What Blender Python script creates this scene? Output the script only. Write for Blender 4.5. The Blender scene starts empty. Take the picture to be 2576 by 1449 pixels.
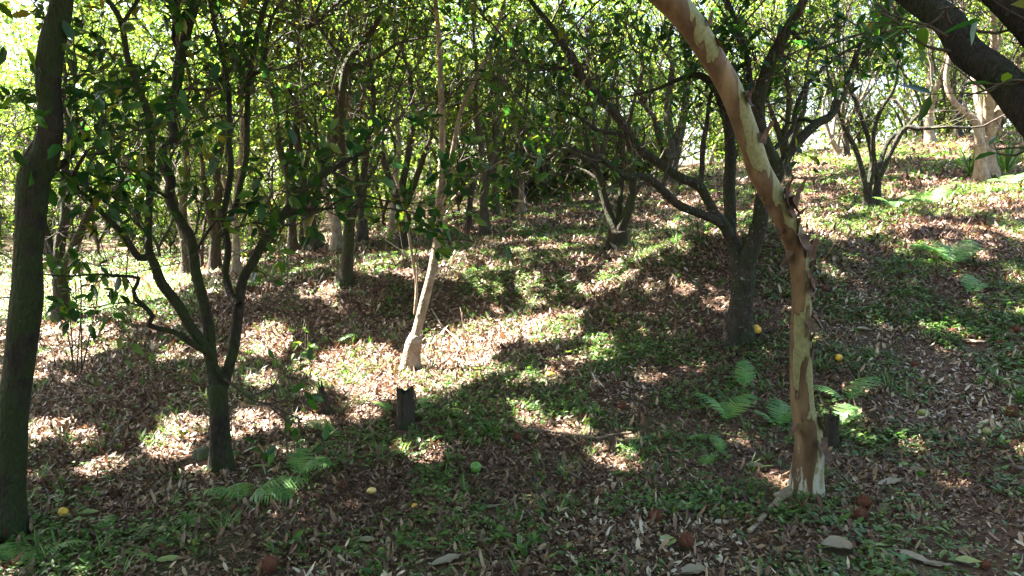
import bpy, math, random
import numpy as np
from mathutils import Vector, Matrix

# ------------------------------------------------------------------ camera, sky, sun, exposure
SC = bpy.context.scene
COL = SC.collection
F = 2022.0
PITCH = math.radians(7.0)
CAM = np.array([0.0, 0.0, 1.6])
cam_d = bpy.data.cameras.new("camera")
cam = bpy.data.objects.new("camera", cam_d)
COL.objects.link(cam)
cam.location = CAM
cam.rotation_euler = (math.radians(90) - PITCH, 0, 0)
cam_d.sensor_width = 36.0
cam_d.lens = 36.0 * F / 2576.0
cam_d.clip_end = 500
cam_d.clip_start = 0.05
SC.camera = cam

SUN_AZ = math.radians(62)      # to the left of straight ahead
SUN_EL = math.radians(52)
S = np.array([-math.sin(SUN_AZ) * math.cos(SUN_EL), math.cos(SUN_AZ) * math.cos(SUN_EL), math.sin(SUN_EL)])
world = bpy.data.worlds.new("World")
SC.world = world
world.use_nodes = True
wn = world.node_tree
wn.nodes.clear()
sky = wn.nodes.new("ShaderNodeTexSky")
sky.sky_type = 'NISHITA'
sky.sun_disc = False
sky.sun_elevation = SUN_EL
sky.sun_rotation = -SUN_AZ
sky.air_density = 1.0
sky.dust_density = 3.0
bg = wn.nodes.new("ShaderNodeBackground")
bg.inputs[1].default_value = 0.05
wo = wn.nodes.new("ShaderNodeOutputWorld")
wn.links.new(sky.outputs[0], bg.inputs[0])
wn.links.new(bg.outputs[0], wo.inputs[0])

sun_d = bpy.data.lights.new("sun", 'SUN')
sun_d.energy = 5.0
sun_d.angle = math.radians(0.5)
sun_d.color = (1.0, 0.95, 0.86)
sun = bpy.data.objects.new("sun", sun_d)
COL.objects.link(sun)
sun.rotation_euler = Vector(S).to_track_quat('Z', 'Y').to_euler()
sun.location = (-10, 5, 20)

SC.view_settings.view_transform = 'Standard'
SC.view_settings.look = 'None'
SC.view_settings.gamma = 1.0
SC.view_settings.exposure = 4.0
cy = SC.cycles
cy.max_bounces = 7
cy.diffuse_bounces = 4
cy.glossy_bounces = 2
cy.transmission_bounces = 4
cy.transparent_max_bounces = 4
cy.caustics_reflective = False
cy.caustics_refractive = False
cy.use_denoising = True
cy.sample_clamp_indirect = 6.0

rng = np.random.default_rng(11)

# ------------------------------------------------------------------ pixel <-> place (2576 x 1449 reading of the photograph)
CP, SP = math.cos(PITCH), math.sin(PITCH)

def ray(px, py):
    a = (px - 1288.0) / F
    b = -(py - 724.5) / F
    return np.array([a, CP + b * SP, -SP + b * CP])

def at(px, py, Y):
    r = ray(px, py)
    return CAM + r * (Y / r[1])

def to_px(p):
    d = p - CAM
    f = d[..., 1] * CP - d[..., 2] * SP
    u = d[..., 1] * SP + d[..., 2] * CP
    f = np.where(f > 0.1, f, np.nan)
    return 1288 + F * d[..., 0] / f, 724.5 - F * u / f

# ------------------------------------------------------------------ terrain
_cp = [(1288,1449,3.2),(200,1400,3.35),(2400,1400,3.35),(20,1320,3.65),(558,1180,4.5),(2030,1240,4.1),(1300,1100,5.0),
       (1015,1072,5.2),(1035,925,6.7),(830,960,6.3),(300,950,6.7),(160,810,9.0),(200,730,13),(400,700,14),(870,705,8.8),(1288,760,7.7),
       (1740,705,7.4),(1640,790,7.1),(1858,850,6.4),(1552,637,10),(1220,592,12.5),(1300,520,17),(1450,492,20),(790,632,13.5),(1000,625,12.5),
       (2190,522,11),(2480,452,12.5),(2576,520,10),(2576,620,8),(2400,900,5.9),(1800,440,17),(2100,400,18),(2300,372,19),(2576,330,20)]
_w = [tuple(at(*c)) for c in _cp]
_w += [(-12,20,-.2),(-8,30,-.2),(-20,12,-.2),(0,35,1.7),(12,32,3.0),(25,30,3.8),(20,10,2.6),(10,3,1.0),(-10,3,-.1),
       (0,-5,-.2),(10,-8,.5),(-10,-8,-.3),(-30,40,0),(30,50,4),(0,60,2)]
_w = np.array(_w)

def _tps(r2):
    return 0.5 * r2 * np.log(r2 + 1e-9)
_n = len(_w)
_A = np.zeros((_n + 3, _n + 3))
_d2 = ((_w[:, None, :2] - _w[None, :, :2]) ** 2).sum(-1)
_A[:_n, :_n] = _tps(_d2) + np.eye(_n) * 0.05
_A[:_n, _n] = 1; _A[:_n, _n+1:] = _w[:, :2]
_A[_n, :_n] = 1; _A[_n+1:, :_n] = _w[:, :2].T
_sol = np.linalg.solve(_A, np.concatenate([_w[:, 2], [0, 0, 0]]))

GX0, GX1, GY0, GY1, GS = -45.0, 45.0, -15.0, 85.0, 0.125
gxs = np.arange(GX0, GX1 + 1e-6, GS); gys = np.arange(GY0, GY1 + 1e-6, GS)
HG = np.zeros((len(gys), len(gxs)))
for _i, _y in enumerate(gys):
    r2 = (gxs[:, None] - _w[None, :, 0]) ** 2 + (_y - _w[None, :, 1]) ** 2
    HG[_i] = _tps(r2) @ _sol[:_n] + _sol[_n] + _sol[_n+1] * gxs + _sol[_n+2] * _y

class Noise2:
    """smooth value noise on a repeating lattice"""
    def __init__(self, seed, cell):
        self.g = np.random.default_rng(seed).random((128, 128)); self.c = cell
    def __call__(self, x, y):
        u = np.asarray(x) / self.c; v = np.asarray(y) / self.c
        i = np.floor(u).astype(int); j = np.floor(v).astype(int)
        fu = u - i; fv = v - j
        fu = fu*fu*(3-2*fu); fv = fv*fv*(3-2*fv)
        g = self.g
        a = g[i % 128, j % 128]; b = g[(i+1) % 128, j % 128]; c = g[i % 128, (j+1) % 128]; d = g[(i+1) % 128, (j+1) % 128]
        return (a*(1-fu)+b*fu)*(1-fv) + (c*(1-fu)+d*fu)*fv
nA, nB, nC, nD, nE = Noise2(1, 1.1), Noise2(2, .35), Noise2(3, .12), Noise2(4, 2.3), Noise2(5, .5)
_X, _Y = np.meshgrid(gxs, gys)
HG += (nA(_X, _Y) - .5) * .10 + (nB(_X, _Y) - .5) * .045
HG += .36 * np.exp(-(((_X - 2.15) * .8 + (_Y - 8.0) * .3) / .75) ** 2 - (((_Y - 8.0) * .9 - (_X - 2.15) * .25) / .6) ** 2)
HG -= .28 * np.exp(-((_X + .2) / 1.3) ** 2 - ((_Y - 7.9) / .9) ** 2)
HG += .02 * np.exp(-((_X + .3) / 1.6) ** 2 - ((_Y - 6.1) / .5) ** 2)
HG = np.clip(HG, -1.5, 7)

def H(x, y):
    x = np.asarray(x, float); y = np.asarray(y, float)
    u = np.clip((x - GX0) / GS, 0, len(gxs) - 1.001); v = np.clip((y - GY0) / GS, 0, len(gys) - 1.001)
    i = u.astype(int); j = v.astype(int); fu = u - i; fv = v - j
    return (HG[j, i]*(1-fu)+HG[j, i+1]*fu)*(1-fv) + (HG[j+1, i]*(1-fu)+HG[j+1, i+1]*fu)*fv

def G(px, py):
    """the ground point seen at a pixel"""
    r = ray(px, py); t = 1.5
    while t < 60:
        p = CAM + r * t
        if p[2] < H(p[0], p[1]):
            break
        t += 0.02 + t * .002
    return CAM + r * t

# ------------------------------------------------------------------ where the sun reaches the ground (gaps in the canopy)
OPEN = [  # polygons on the ground, openness of the canopy towards the sun there
    (1.0, [(-600,540),(500,600),(500,700),(430,750),(250,800),(-600,800)]),
    (1.0, [(745,932),(850,872),(960,862),(1010,905),(1080,872),(1200,812),(1330,782),(1400,805),(1330,850),(1240,880),(1225,905),(1310,925),(1200,962),(1080,992),(1000,1012),(960,1000),(860,1000),(790,965)]),
    (1.0, [(1380,785),(1480,780),(1460,845),(1330,868),(1330,845)]),
    (1.0, [(1990,352),(2150,368),(2440,345),(2440,402),(2290,396),(2150,428),(1985,470),(1975,420)]),
    (1.0, [(2900,400),(2800,520),(2420,528),(2320,512),(2460,470)]),
    (.8, [(850,1000),(960,990),(940,1040),(860,1060)]),
    (.95, [(600,840),(700,800),(740,860),(700,900),(610,900)]),
    (.56, [(0,800),(450,775),(470,850),(300,905),(120,960),(0,1010)]),
    (.65, [(60,1065),(200,1060),(260,1110),(170,1150),(60,1150)]),
    (.75, [(380,1070),(530,1045),(535,1110),(480,1160),(380,1150)]),
    (.65, [(590,1040),(700,1050),(690,1100),(600,1100)]),
    (.8, [(620,950),(690,930),(700,975),(640,985)]),
    (.5, [(40,1165),(110,1165),(100,1200),(40,1200)]),
    (.55, [(1290,700),(1560,650),(1600,700),(1480,760),(1320,775)]),
    (.5, [(1600,720),(1680,690),(1790,700),(1800,735),(1700,740),(1600,780)]),
    (.38, [(1150,560),(1500,560),(1700,600),(1480,650),(1150,640)]),
    (.37, [(1180,490),(1960,470),(1960,560),(1700,700),(1180,700)]),
    (.5, [(900,640),(1250,640),(1250,720),(900,700)]),
    (.5, [(1650,470),(1850,480),(1860,520),(1700,560),(1640,520)]),
    (.45, [(2340,620),(2576,620),(2700,740),(2380,720)]),
    (.55, [(1990,470),(2300,440),(2700,520),(2700,620),(2300,600),(2000,620)]),
    (1.0, [(2070,1010),(2170,1015),(2175,1065),(2100,1070)]),
    (.45, [(2150,1095),(2450,1090),(2520,1120),(2200,1150)]),
    (.5, [(1370,1075),(1600,1070),(1620,1110),(1440,1115)]),
    (.4, [(1100,1200),(1300,1190),(1290,1260),(1120,1260)]),
    (.4, [(1560,1200),(1720,1200),(1700,1250),(1600,1250)]),
    (.5, [(290,1290),(380,1270),(380,1330),(270,1330)]),
    (.45, [(2300,1180),(2460,1180),(2460,1225),(2300,1225)]),
    (.4, [(1640,940),(1760,920),(1800,960),(1650,980)]),
    (.5, [(640,1020),(900,1060),(950,1110),(760,1120)]),
    (.45, [(700,700),(880,720),(1000,750),(1010,790),(820,780)]),
]

def in_poly(x, y, poly):
    r = np.zeros(x.shape, bool); n = len(poly); j = n - 1
    for i in range(n):
        xi, yi = poly[i]; xj, yj = poly[j]
        c = ((yi > y) != (yj > y)) & (x < (xj - xi) * (y - yi) / (yj - yi + 1e-9) + xi)
        r ^= c; j = i
    return r

def sun_ground(p):
    """where the shadow of a point falls"""
    t = (p[:, 2] - H(p[:, 0], p[:, 1])) / S[2]
    for _ in range(6):
        q = p - S * t[:, None]
        t = t + (q[:, 2] - H(q[:, 0], q[:, 1])) / S[2] * .9
    q = p - S * t[:, None]
    q[:, 2] = H(q[:, 0], q[:, 1])
    return q

def openness(p, flecks=True):
    q = sun_ground(p)
    u, v = to_px(q)
    u = u + (nE(q[:, 0]+7, q[:, 1]) - .5) * 150 / np.maximum(q[:, 1], 3) * 1.4
    v = v + (nE(q[:, 0], q[:, 1]+9) - .5) * 110 / np.maximum(q[:, 1], 3)
    o = np.zeros(len(p))
    for k, poly in OPEN:
        m = in_poly(u, v, poly)
        if k < .9:
            g = nB(q[:, 0] * 1.6, q[:, 1] * 1.6) * .5 + nC(q[:, 0], q[:, 1]) * .5
            m = m & (g > 1.05 - k * .93)
            o = np.where(m, np.maximum(o, .97), o)
        else:
            o = np.where(m, 1.0, o)
    if flecks:
        g = nB(q[:, 0] * 1.1 + 3, q[:, 1] * 1.1) * .55 + nC(q[:, 0] * .8, q[:, 1] * .8) * .45
        o = np.where(g > .725, np.maximum(o, .9), o)
    uu = 1288 + F * q[:, 0] / np.maximum(q[:, 1], .5)
    lim = np.interp(uu, [-300, 0, 450, 600, 1000, 1300, 1500, 2000, 2600], [9.5, 10, 11.5, 13, 14.5, 18, 20, 20, 21])
    far = (q[:, 1] > lim) | (q[:, 0] < -9) & (q[:, 1] > 9)
    return np.where(far, 1.0, o), q

# ------------------------------------------------------------------ mesh helpers
def make_mesh(name, verts, faces_flat, sizes, mat=None, attrs=None, smooth=True):
    me = bpy.data.meshes.new(name)
    nv = len(verts)
    me.vertices.add(nv)
    me.vertices.foreach_set("co", np.ascontiguousarray(verts, dtype=np.float32).ravel())
    faces_flat = np.ascontiguousarray(faces_flat, dtype=np.int32).ravel()
    sizes = np.ascontiguousarray(sizes, dtype=np.int32)
    me.loops.add(len(faces_flat))
    me.loops.foreach_set("vertex_index", faces_flat)
    me.polygons.add(len(sizes))
    st = np.concatenate([[0], np.cumsum(sizes)[:-1]]).astype(np.int32)
    me.polygons.foreach_set("loop_start", st)
    me.polygons.foreach_set("loop_total", sizes)
    me.polygons.foreach_set("use_smooth", np.full(len(sizes), smooth, dtype=bool))
    if attrs:
        for k, a in attrs.items():
            at_ = me.attributes.new(k, 'FLOAT', 'POINT')
            at_.data.foreach_set("value", np.ascontiguousarray(a, dtype=np.float32))
    me.update(calc_edges=True)
    if mat:
        me.materials.append(mat)
    return me

def link(name, me, parent=None, loc=None):
    o = bpy.data.objects.new(name, me)
    COL.objects.link(o)
    if parent is not None:
        o.parent = parent
    if loc is not None:
        o.location = loc
    return o

def tag(o, label=None, cat=None, group=None, kind=None):
    if label: o['label'] = label
    if cat: o['category'] = cat
    if group: o['group'] = group
    if kind: o['kind'] = kind
    return o

def empty(name, loc, label, cat, group=None, rz=0):
    o = bpy.data.objects.new(name, None)
    COL.objects.link(o)
    o.location = tuple(float(c) for c in loc); o.rotation_euler = (0, 0, rz)
    o.empty_display_size = .1
    return tag(o, label, cat, group)

def copy_thing(o, loc, rz, sc=1.0, label=None, group=None, tilt=(0, 0)):
    r = o.copy(); COL.objects.link(r)
    r.location = tuple(float(c) for c in loc); r.rotation_euler = (tilt[0], tilt[1], rz); r.scale = (sc, sc, sc)
    if label: r['label'] = label
    if group: r['group'] = group
    for ch in list(o.children):
        c = ch.copy(); COL.objects.link(c); c.parent = r
        for g in list(ch.children):
            d = g.copy(); COL.objects.link(d); d.parent = c
    return r

# leaf templates: verts (n,3) with x = along, y = across, z = normal ; faces
T4 = (np.array([(0,0,0),(.45,.5,.06),(1,0,0),(.45,-.5,.06)]), [(0,3,2),(0,2,1)])
TF = (np.array([(0,.1,0),(.3,.5,.05),(.8,.42,-.03),(1,-.1,.06),(.6,-.5,.02),(.15,-.35,.06),(.5,0,.0)]), [(0,6,1),(1,6,2),(2,6,3),(3,6,4),(4,6,5),(5,6,0)])
T8 = (np.array([(0,0,0),(.25,.40,.07),(.28,0,0),(.25,-.40,.07),(.65,.40,.07),(.66,0,0),(.65,-.40,.07),(1,0,0)]),
      [(0,3,2),(0,2,1),(2,3,6,5),(1,2,5,4),(5,6,7),(4,5,7)])

def leaves(pos, ax, nr, ln, wd, tmpl=T8, rnd=None, curl=None):
    """pos,ax,nr (N,3); ln,wd (N,); returns verts, faces, sizes, rnd"""
    N = len(pos)
    ax = ax / (np.linalg.norm(ax, axis=1, keepdims=True) + 1e-9)
    nr = nr - ax * (nr * ax).sum(1, keepdims=True)
    nr = nr / (np.linalg.norm(nr, axis=1, keepdims=True) + 1e-9)
    sd = np.cross(nr, ax)
    tv, tf = tmpl
    n = len(tv)
    if curl is None: curl = np.zeros(N)
    lx = tv[None, :, 0] * ln[:, None]
    ly = tv[None, :, 1] * wd[:, None]
    lz = tv[None, :, 2] * wd[:, None] + curl[:, None] * (tv[None, :, 0] ** 2) * ln[:, None] + np.abs(curl[:, None]) * .8 * (tv[None, :, 1] ** 2) * 4 * wd[:, None] * .5
    V = pos[:, None, :] + lx[..., None] * ax[:, None] + ly[..., None] * sd[:, None] + lz[..., None] * nr[:, None]
    V = V.reshape(-1, 3)
    ff = np.array([i for f in tf for i in f]); ss = np.array([len(f) for f in tf])
    faces = (ff[None, :] + (np.arange(N) * n)[:, None]).ravel()
    sizes = np.tile(ss, N)
    if rnd is None: rnd = rng.random(N)
    return V, faces, sizes, np.repeat(rnd, n)

def leaf_mesh(name, mat, *a, **k):
    V, f, s, r = leaves(*a, **k)
    return make_mesh(name, V, f, s, mat, {"rnd": r})

def smooth_path(pts, rad, step):
    pts = np.array(pts, float); rad = np.array(rad, float)
    if len(pts) < 3:
        n = max(2, int(np.linalg.norm(pts[-1] - pts[0]) / step) + 1)
        t = np.linspace(0, 1, n)[:, None]
        return pts[0] * (1-t) + pts[-1] * t, np.interp(t[:, 0], [0, 1], [rad[0], rad[-1]])
    P = np.vstack([2*pts[0]-pts[1], pts, 2*pts[-1]-pts[-2]])
    out = []; ro = []
    for i in range(len(pts) - 1):
        p0, p1, p2, p3 = P[i], P[i+1], P[i+2], P[i+3]
        n = max(1, int(np.linalg.norm(p2 - p1) / step))
        for k in range(n):
            t = k / n
            out.append(.5*((2*p1)+(-p0+p2)*t+(2*p0-5*p1+4*p2-p3)*t*t+(-p0+3*p1-3*p2+p3)*t**3))
            ro.append(rad[i]*(1-t)+rad[i+1]*t)
    out.append(pts[-1]); ro.append(rad[-1])
    return np.array(out), np.array(ro)

def tube(P, R, sides, rough=0.0, flare=0.0, seed=0):
    P = np.asarray(P, float); R = np.asarray(R, float)
    n = len(P)
    T = np.gradient(P, axis=0)
    T /= np.linalg.norm(T, axis=1, keepdims=True) + 1e-9
    ref = np.array([1., 0, 0]) if abs(T[0, 0]) < .9 else np.array([0, 1., 0])
    u = ref[None, :] - T * (T @ ref)[:, None]
    u /= np.linalg.norm(u, axis=1, keepdims=True) + 1e-9
    v = np.cross(T, u)
    a = np.arange(sides) * 2 * math.pi / sides
    RR = np.repeat(R[:, None], sides, 1)
    if rough > 0:
        g = np.random.default_rng(seed)
        s = np.concatenate([[0], np.cumsum(np.linalg.norm(np.diff(P, axis=0), axis=1))])
        m = np.zeros((n, sides))
        for fr, am in ((2.2, .5), (5, .35), (11, .25), (23, .2)):
            for kk in (1, 2, 3):
                m += am / kk * np.sin(kk * a[None, :] + g.random() * 6 + s[:, None] * fr * (g.random() + .5) / kk) * .6
        RR = RR * (1 + rough * m)
    if flare > 0:
        s = np.concatenate([[0], np.cumsum(np.linalg.norm(np.diff(P, axis=0), axis=1))])
        RR = RR * (1 + flare * np.exp(-s / .15)[:, None] * (1 + .6 * np.sin(3 * a[None, :] + seed) + .3 * np.sin(5 * a[None, :] + seed * 2)))
    V = P[:, None, :] + RR[..., None] * (np.cos(a)[None, :, None] * u[:, None] + np.sin(a)[None, :, None] * v[:, None])
    V = V.reshape(-1, 3)
    i = np.arange(n - 1)[:, None] * sides; j = np.arange(sides)[None, :]; j2 = (j + 1) % sides
    Fq = np.stack([i + j, i + j2, i + sides + j2, i + sides + j], -1).reshape(-1)
    sz = np.full((n - 1) * sides, 4)
    cap = np.arange(sides) + (n - 1) * sides
    return V, np.concatenate([Fq, cap]), np.concatenate([sz, [sides]])

def join(parts):
    Vs, Fs, Ss = [], [], []; o = 0
    for V, f, s in parts:
        Vs.append(V); Fs.append(f + o); Ss.append(s); o += len(V)
    return np.concatenate(Vs), np.concatenate(Fs), np.concatenate(Ss)

def twig_mesh(name, paths, mat, sides=4):
    if not paths: return None
    V, f, s = join([tube(P, R, 3 if R[0] < .0035 else (4 if R[0] < .01 else 6)) for P, R in paths])
    return make_mesh(name, V, f, s, mat)

# ------------------------------------------------------------------ materials
def new_mat(name):
    m = bpy.data.materials.new(name); m.use_nodes = True
    nt = m.node_tree; nt.nodes.clear()
    return m, nt
class N:
    def __init__(s, nt): s.nt = nt
    def __call__(s, t, ins=None, **k):
        n = s.nt.nodes.new(t)
        for a, b in k.items(): setattr(n, a, b)
        for a, b in (ins or {}).items():
            if isinstance(b, bpy.types.NodeSocket): s.nt.links.new(b, n.inputs[a])
            else: n.inputs[a].default_value = b
        return n
    def ramp(s, fac, stops, interp='LINEAR'):
        n = s.nt.nodes.new("ShaderNodeValToRGB"); n.color_ramp.interpolation = interp
        e = n.color_ramp.elements
        while len(e) < len(stops): e.new(.5)
        for i, (p, c) in enumerate(stops):
            e[i].position = p; e[i].color = (*c, 1) if len(c) == 3 else c
        s.nt.links.new(fac, n.inputs[0]); return n.outputs[0]
    def mix(s, f, a, b):
        n = s.nt.nodes.new("ShaderNodeMix"); n.data_type = 'RGBA'
        for k, v in ((0, f), (6, a), (7, b)):
            if isinstance(v, bpy.types.NodeSocket): s.nt.links.new(v, n.inputs[k])
            else: n.inputs[k].default_value = v if k == 0 else ((*v, 1) if len(v) == 3 else v)
        return n.outputs[2]

def leaf_mat(name, stops, trans=.45, rough=.38, tint=(1.0, 1.15, .45), spec=.5):
    m, nt = new_mat(name); n = N(nt)
    a = n("ShaderNodeAttribute", attribute_name="rnd")
    c = n.ramp(a.outputs['Fac'], stops)
    p = n("ShaderNodeBsdfPrincipled", {"Base Color": c, "Roughness": rough, "Specular IOR Level": spec})
    tc = n("ShaderNodeVectorMath", {0: c, 1: tint}, operation='MULTIPLY')
    tc2 = n("ShaderNodeVectorMath", {0: tc.outputs[0], 1: (1.9, 1.9, 1.9)}, operation='MULTIPLY')
    t = n("ShaderNodeBsdfTranslucent", {"Color": tc2.outputs[0]})
    mx = n("ShaderNodeMixShader", {0: trans, 1: p.outputs[0], 2: t.outputs[0]})
    o = n("ShaderNodeOutputMaterial", {0: mx.outputs[0]})
    return m

M = {}
M['leaf_dark'] = leaf_mat("leaf_dark", [(0, (.012,.042,.013)), (.45, (.024,.075,.02)), (.8, (.05,.12,.025)), (.93, (.11,.15,.02)), (1, (.18,.13,.03))], .46, .30)
M['leaf_mid'] = leaf_mat("leaf_mid", [(0, (.025,.065,.013)), (.5, (.055,.12,.018)), (.85, (.09,.15,.022)), (1, (.20,.19,.03))], .42, .38)
M['leaf_top'] = leaf_mat("leaf_high", [(0, (.02,.05,.012)), (.6, (.04,.09,.018)), (1, (.09,.12,.022))], .25, .38)
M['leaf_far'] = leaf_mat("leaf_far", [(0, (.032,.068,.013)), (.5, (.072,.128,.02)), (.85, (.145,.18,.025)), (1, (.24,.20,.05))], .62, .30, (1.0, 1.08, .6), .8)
M['fern'] = leaf_mat("fern", [(0, (.07,.19,.06)), (.6, (.12,.26,.075)), (1, (.20,.30,.08))], .4, .45)
M['weed'] = leaf_mat("weed", [(0, (.035,.08,.02)), (.5, (.065,.135,.03)), (.85, (.11,.19,.045)), (1, (.2,.25,.07))], .3, .42)
M['litter'] = leaf_mat("litter", [(0, (.050,.022,.013)), (.25, (.115,.055,.034)), (.5, (.19,.112,.068)), (.75, (.28,.185,.12)), (.92, (.39,.29,.20)), (1, (.50,.42,.33))], .08, .55, (1, .8, .5))
M['fallen'] = leaf_mat("fallen_leaf", [(0, (.20,.15,.10)), (.3, (.30,.245,.18)), (.6, (.22,.26,.10)), (1, (.26,.30,.11))], .1, .5, (1, .9, .5))

def bark_mat(name, dark, light, moss, moss_amt, lichen, lichen_amt, scale=18, bump=.6, stretch=.35):
    m, nt = new_mat(name); n = N(nt)
    tc = n("ShaderNodeTexCoord")
    mp = n("ShaderNodeMapping", {0: tc.outputs['Object'], 3: (1, 1, stretch)})
    n1 = n("ShaderNodeTexNoise", {"Vector": mp.outputs[0], "Scale": scale, "Detail": 6.0, "Roughness": .65})
    n2 = n("ShaderNodeTexNoise", {"Vector": tc.outputs['Object'], "Scale": 5.0, "Detail": 4.0, "Roughness": .6})
    n3 = n("ShaderNodeTexNoise", {"Vector": tc.outputs['Object'], "Scale": 30.0, "Detail": 8.0, "Roughness": .7, "Distortion": .4})
    n4 = n("ShaderNodeTexNoise", {"Vector": mp.outputs[0], "Scale": 75.0, "Detail": 3.0})
    c = n.ramp(n1.outputs[0], [(.32, dark), (.68, light)])
    mf = n.ramp(n2.outputs[0], [(.62 - moss_amt * .3, (0,0,0)), (.72 - moss_amt * .3, (1,1,1))])
    ms = n("ShaderNodeMath", {0: mf, 1: .8}, operation='MULTIPLY')
    c = n.mix(ms.outputs[0], c, moss)
    lf = n.ramp(n3.outputs[0], [(.72 - lichen_amt * .25, (0,0,0)), (.77 - lichen_amt * .25, (1,1,1))])
    c = n.mix(lf, c, lichen)
    ad = n("ShaderNodeMath", {0: n1.outputs[0], 1: n4.outputs[0]}, operation='ADD')
    b = n("ShaderNodeBump", {"Height": ad.outputs[0], "Strength": min(1.0, bump * 1.5), "Distance": .05})
    p = n("ShaderNodeBsdfPrincipled", {"Base Color": c, "Roughness": .85, "Normal": b.outputs[0], "Specular IOR Level": .3})
    n("ShaderNodeOutputMaterial", {0: p.outputs[0]})
    return m
M['bark'] = bark_mat("bark_dark", (.028,.020,.014), (.085,.062,.042), (.045,.062,.018), .35, (.26,.29,.24), .18)
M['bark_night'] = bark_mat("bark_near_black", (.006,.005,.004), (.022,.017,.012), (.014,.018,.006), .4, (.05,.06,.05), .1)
M['bark_black'] = bark_mat("bark_black", (.012,.010,.007), (.045,.036,.024), (.026,.042,.010), .75, (.20,.24,.20), .22)
M['bark_wet'] = bark_mat("bark_dark_mossy", (.014,.011,.008), (.05,.038,.025), (.036,.050,.012), .6, (.20,.23,.15), .12)
M['bark_moss'] = bark_mat("bark_mossy", (.026,.020,.013), (.065,.05,.03), (.04,.055,.014), .6, (.22,.26,.16), .15)
M['bark_lichen'] = bark_mat("bark_lichen", (.02,.016,.012), (.065,.05,.035), (.030,.040,.016), .5, (.21,.26,.23), .48)
M['bark_grey'] = bark_mat("bark_grey", (.042,.031,.022), (.13,.10,.072), (.07,.08,.03), .4, (.42,.40,.34), .3)
M['bark_pale'] = bark_mat("bark_pale", (.18,.12,.075), (.42,.33,.24), (.20,.18,.09), .2, (.6,.56,.48), .5, 14, .35, .6)
M['twig'] = bark_mat("twig_bark", (.03,.022,.016), (.10,.075,.055), (.06,.07,.03), .3, (.2,.2,.16), .1, 30, .2)
M['stump'] = bark_mat("stump_wood", (.022,.017,.012), (.08,.062,.045), (.05,.06,.02), .35, (.16,.16,.13), .15, 22, .9, .25)
M['deadwood'] = bark_mat("dead_wood", (.13,.085,.055), (.30,.22,.16), (.16,.12,.08), .1, (.4,.36,.3), .1, 25, .4)

# smooth mottled bark that sheds in flakes
m, nt = new_mat("peeling_bark"); n = N(nt)
tc = n("ShaderNodeTexCoord"); g = n("ShaderNodeNewGeometry")
mp = n("ShaderNodeMapping", {0: tc.outputs['Object'], 3: (1, 1, .17)})
na = n("ShaderNodeTexNoise", {"Vector": mp.outputs[0], "Scale": 9.0, "Detail": 3.5, "Roughness": .5, "Distortion": .35})
nb = n("ShaderNodeTexNoise", {"Vector": mp.outputs[0], "Scale": 14.0, "Detail": 4.0, "Distortion": .3})
nc = n("ShaderNodeTexNoise", {"Vector": tc.outputs['Object'], "Scale": 60.0, "Detail": 4.0})
nd = n("ShaderNodeTexNoise", {"Vector": mp.outputs[0], "Scale": 24.0, "Detail": 6.0, "Roughness": .65, "Distortion": .5})
tan = n.ramp(nb.outputs[0], [(.3, (.070,.040,.022)), (.5, (.145,.088,.048)), (.72, (.25,.17,.095))])
nx = n("ShaderNodeSeparateXYZ", {0: g.outputs['Normal']})
nm = n("ShaderNodeMath", {0: nx.outputs[0], 1: .17}, operation='MULTIPLY')
nas = n("ShaderNodeMath", {0: na.outputs[0], 1: nm.outputs[0]}, operation='ADD')
grn = n.ramp(nc.outputs[0], [(.3, (.17,.165,.075)), (.7, (.27,.26,.13))])
gf = n.ramp(nas.outputs[0], [(.520, (0,0,0)), (.530, (1,1,1))])
c = n.mix(gf, tan, grn)
edge = n.ramp(nas.outputs[0], [(.502, (0,0,0)), (.514, (1,1,1)), (.522, (1,1,1)), (.528, (0,0,0))])
es = n("ShaderNodeMath", {0: edge, 1: .6}, operation='MULTIPLY')
c = n.mix(es.outputs[0], c, (.06,.03,.018))
mpc = n("ShaderNodeMapping", {0: tc.outputs['Object'], 3: (1, 1, .12)})
ncr = n("ShaderNodeTexNoise", {"Vector": mpc.outputs[0], "Scale": 55.0, "Detail": 4.0, "Distortion": .4})
cr = n.ramp(ncr.outputs[0], [(.30, (1,1,1)), (.38, (0,0,0))])
crs = n("ShaderNodeMath", {0: cr, 1: .55}, operation='MULTIPLY')
c = n.mix(crs.outputs[0], c, (.09,.05,.03))
sx = n("ShaderNodeSeparateXYZ", {0: tc.outputs['Object']})
wz = n("ShaderNodeMapRange", {0: sx.outputs[2], 1: .0, 2: .6, 3: .42, 4: -.5})
nd2 = n("ShaderNodeMath", {0: nd.outputs[0], 1: 2.2, 2: -.6}, operation='MULTIPLY_ADD')
wa = n("ShaderNodeMath", {0: nd2.outputs[0], 1: wz.outputs[0]}, operation='ADD')
wf = n.ramp(wa.outputs[0], [(.77, (0,0,0)), (.93, (1,1,1))])
c = n.mix(wf, c, (.44,.40,.33))
hh = n("ShaderNodeMath", {0: gf, 1: -.7}, operation='MULTIPLY')
hh2 = n("ShaderNodeMath", {0: hh.outputs[0], 1: nc.outputs[0]}, operation='ADD')
b = n("ShaderNodeBump", {"Height": hh2.outputs[0], "Strength": .45, "Distance": .006})
p = n("ShaderNodeBsdfPrincipled", {"Base Color": c, "Roughness": .6, "Normal": b.outputs[0], "Specular IOR Level": .35})
n("ShaderNodeOutputMaterial", {0: p.outputs[0]})
M['peel'] = m
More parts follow.
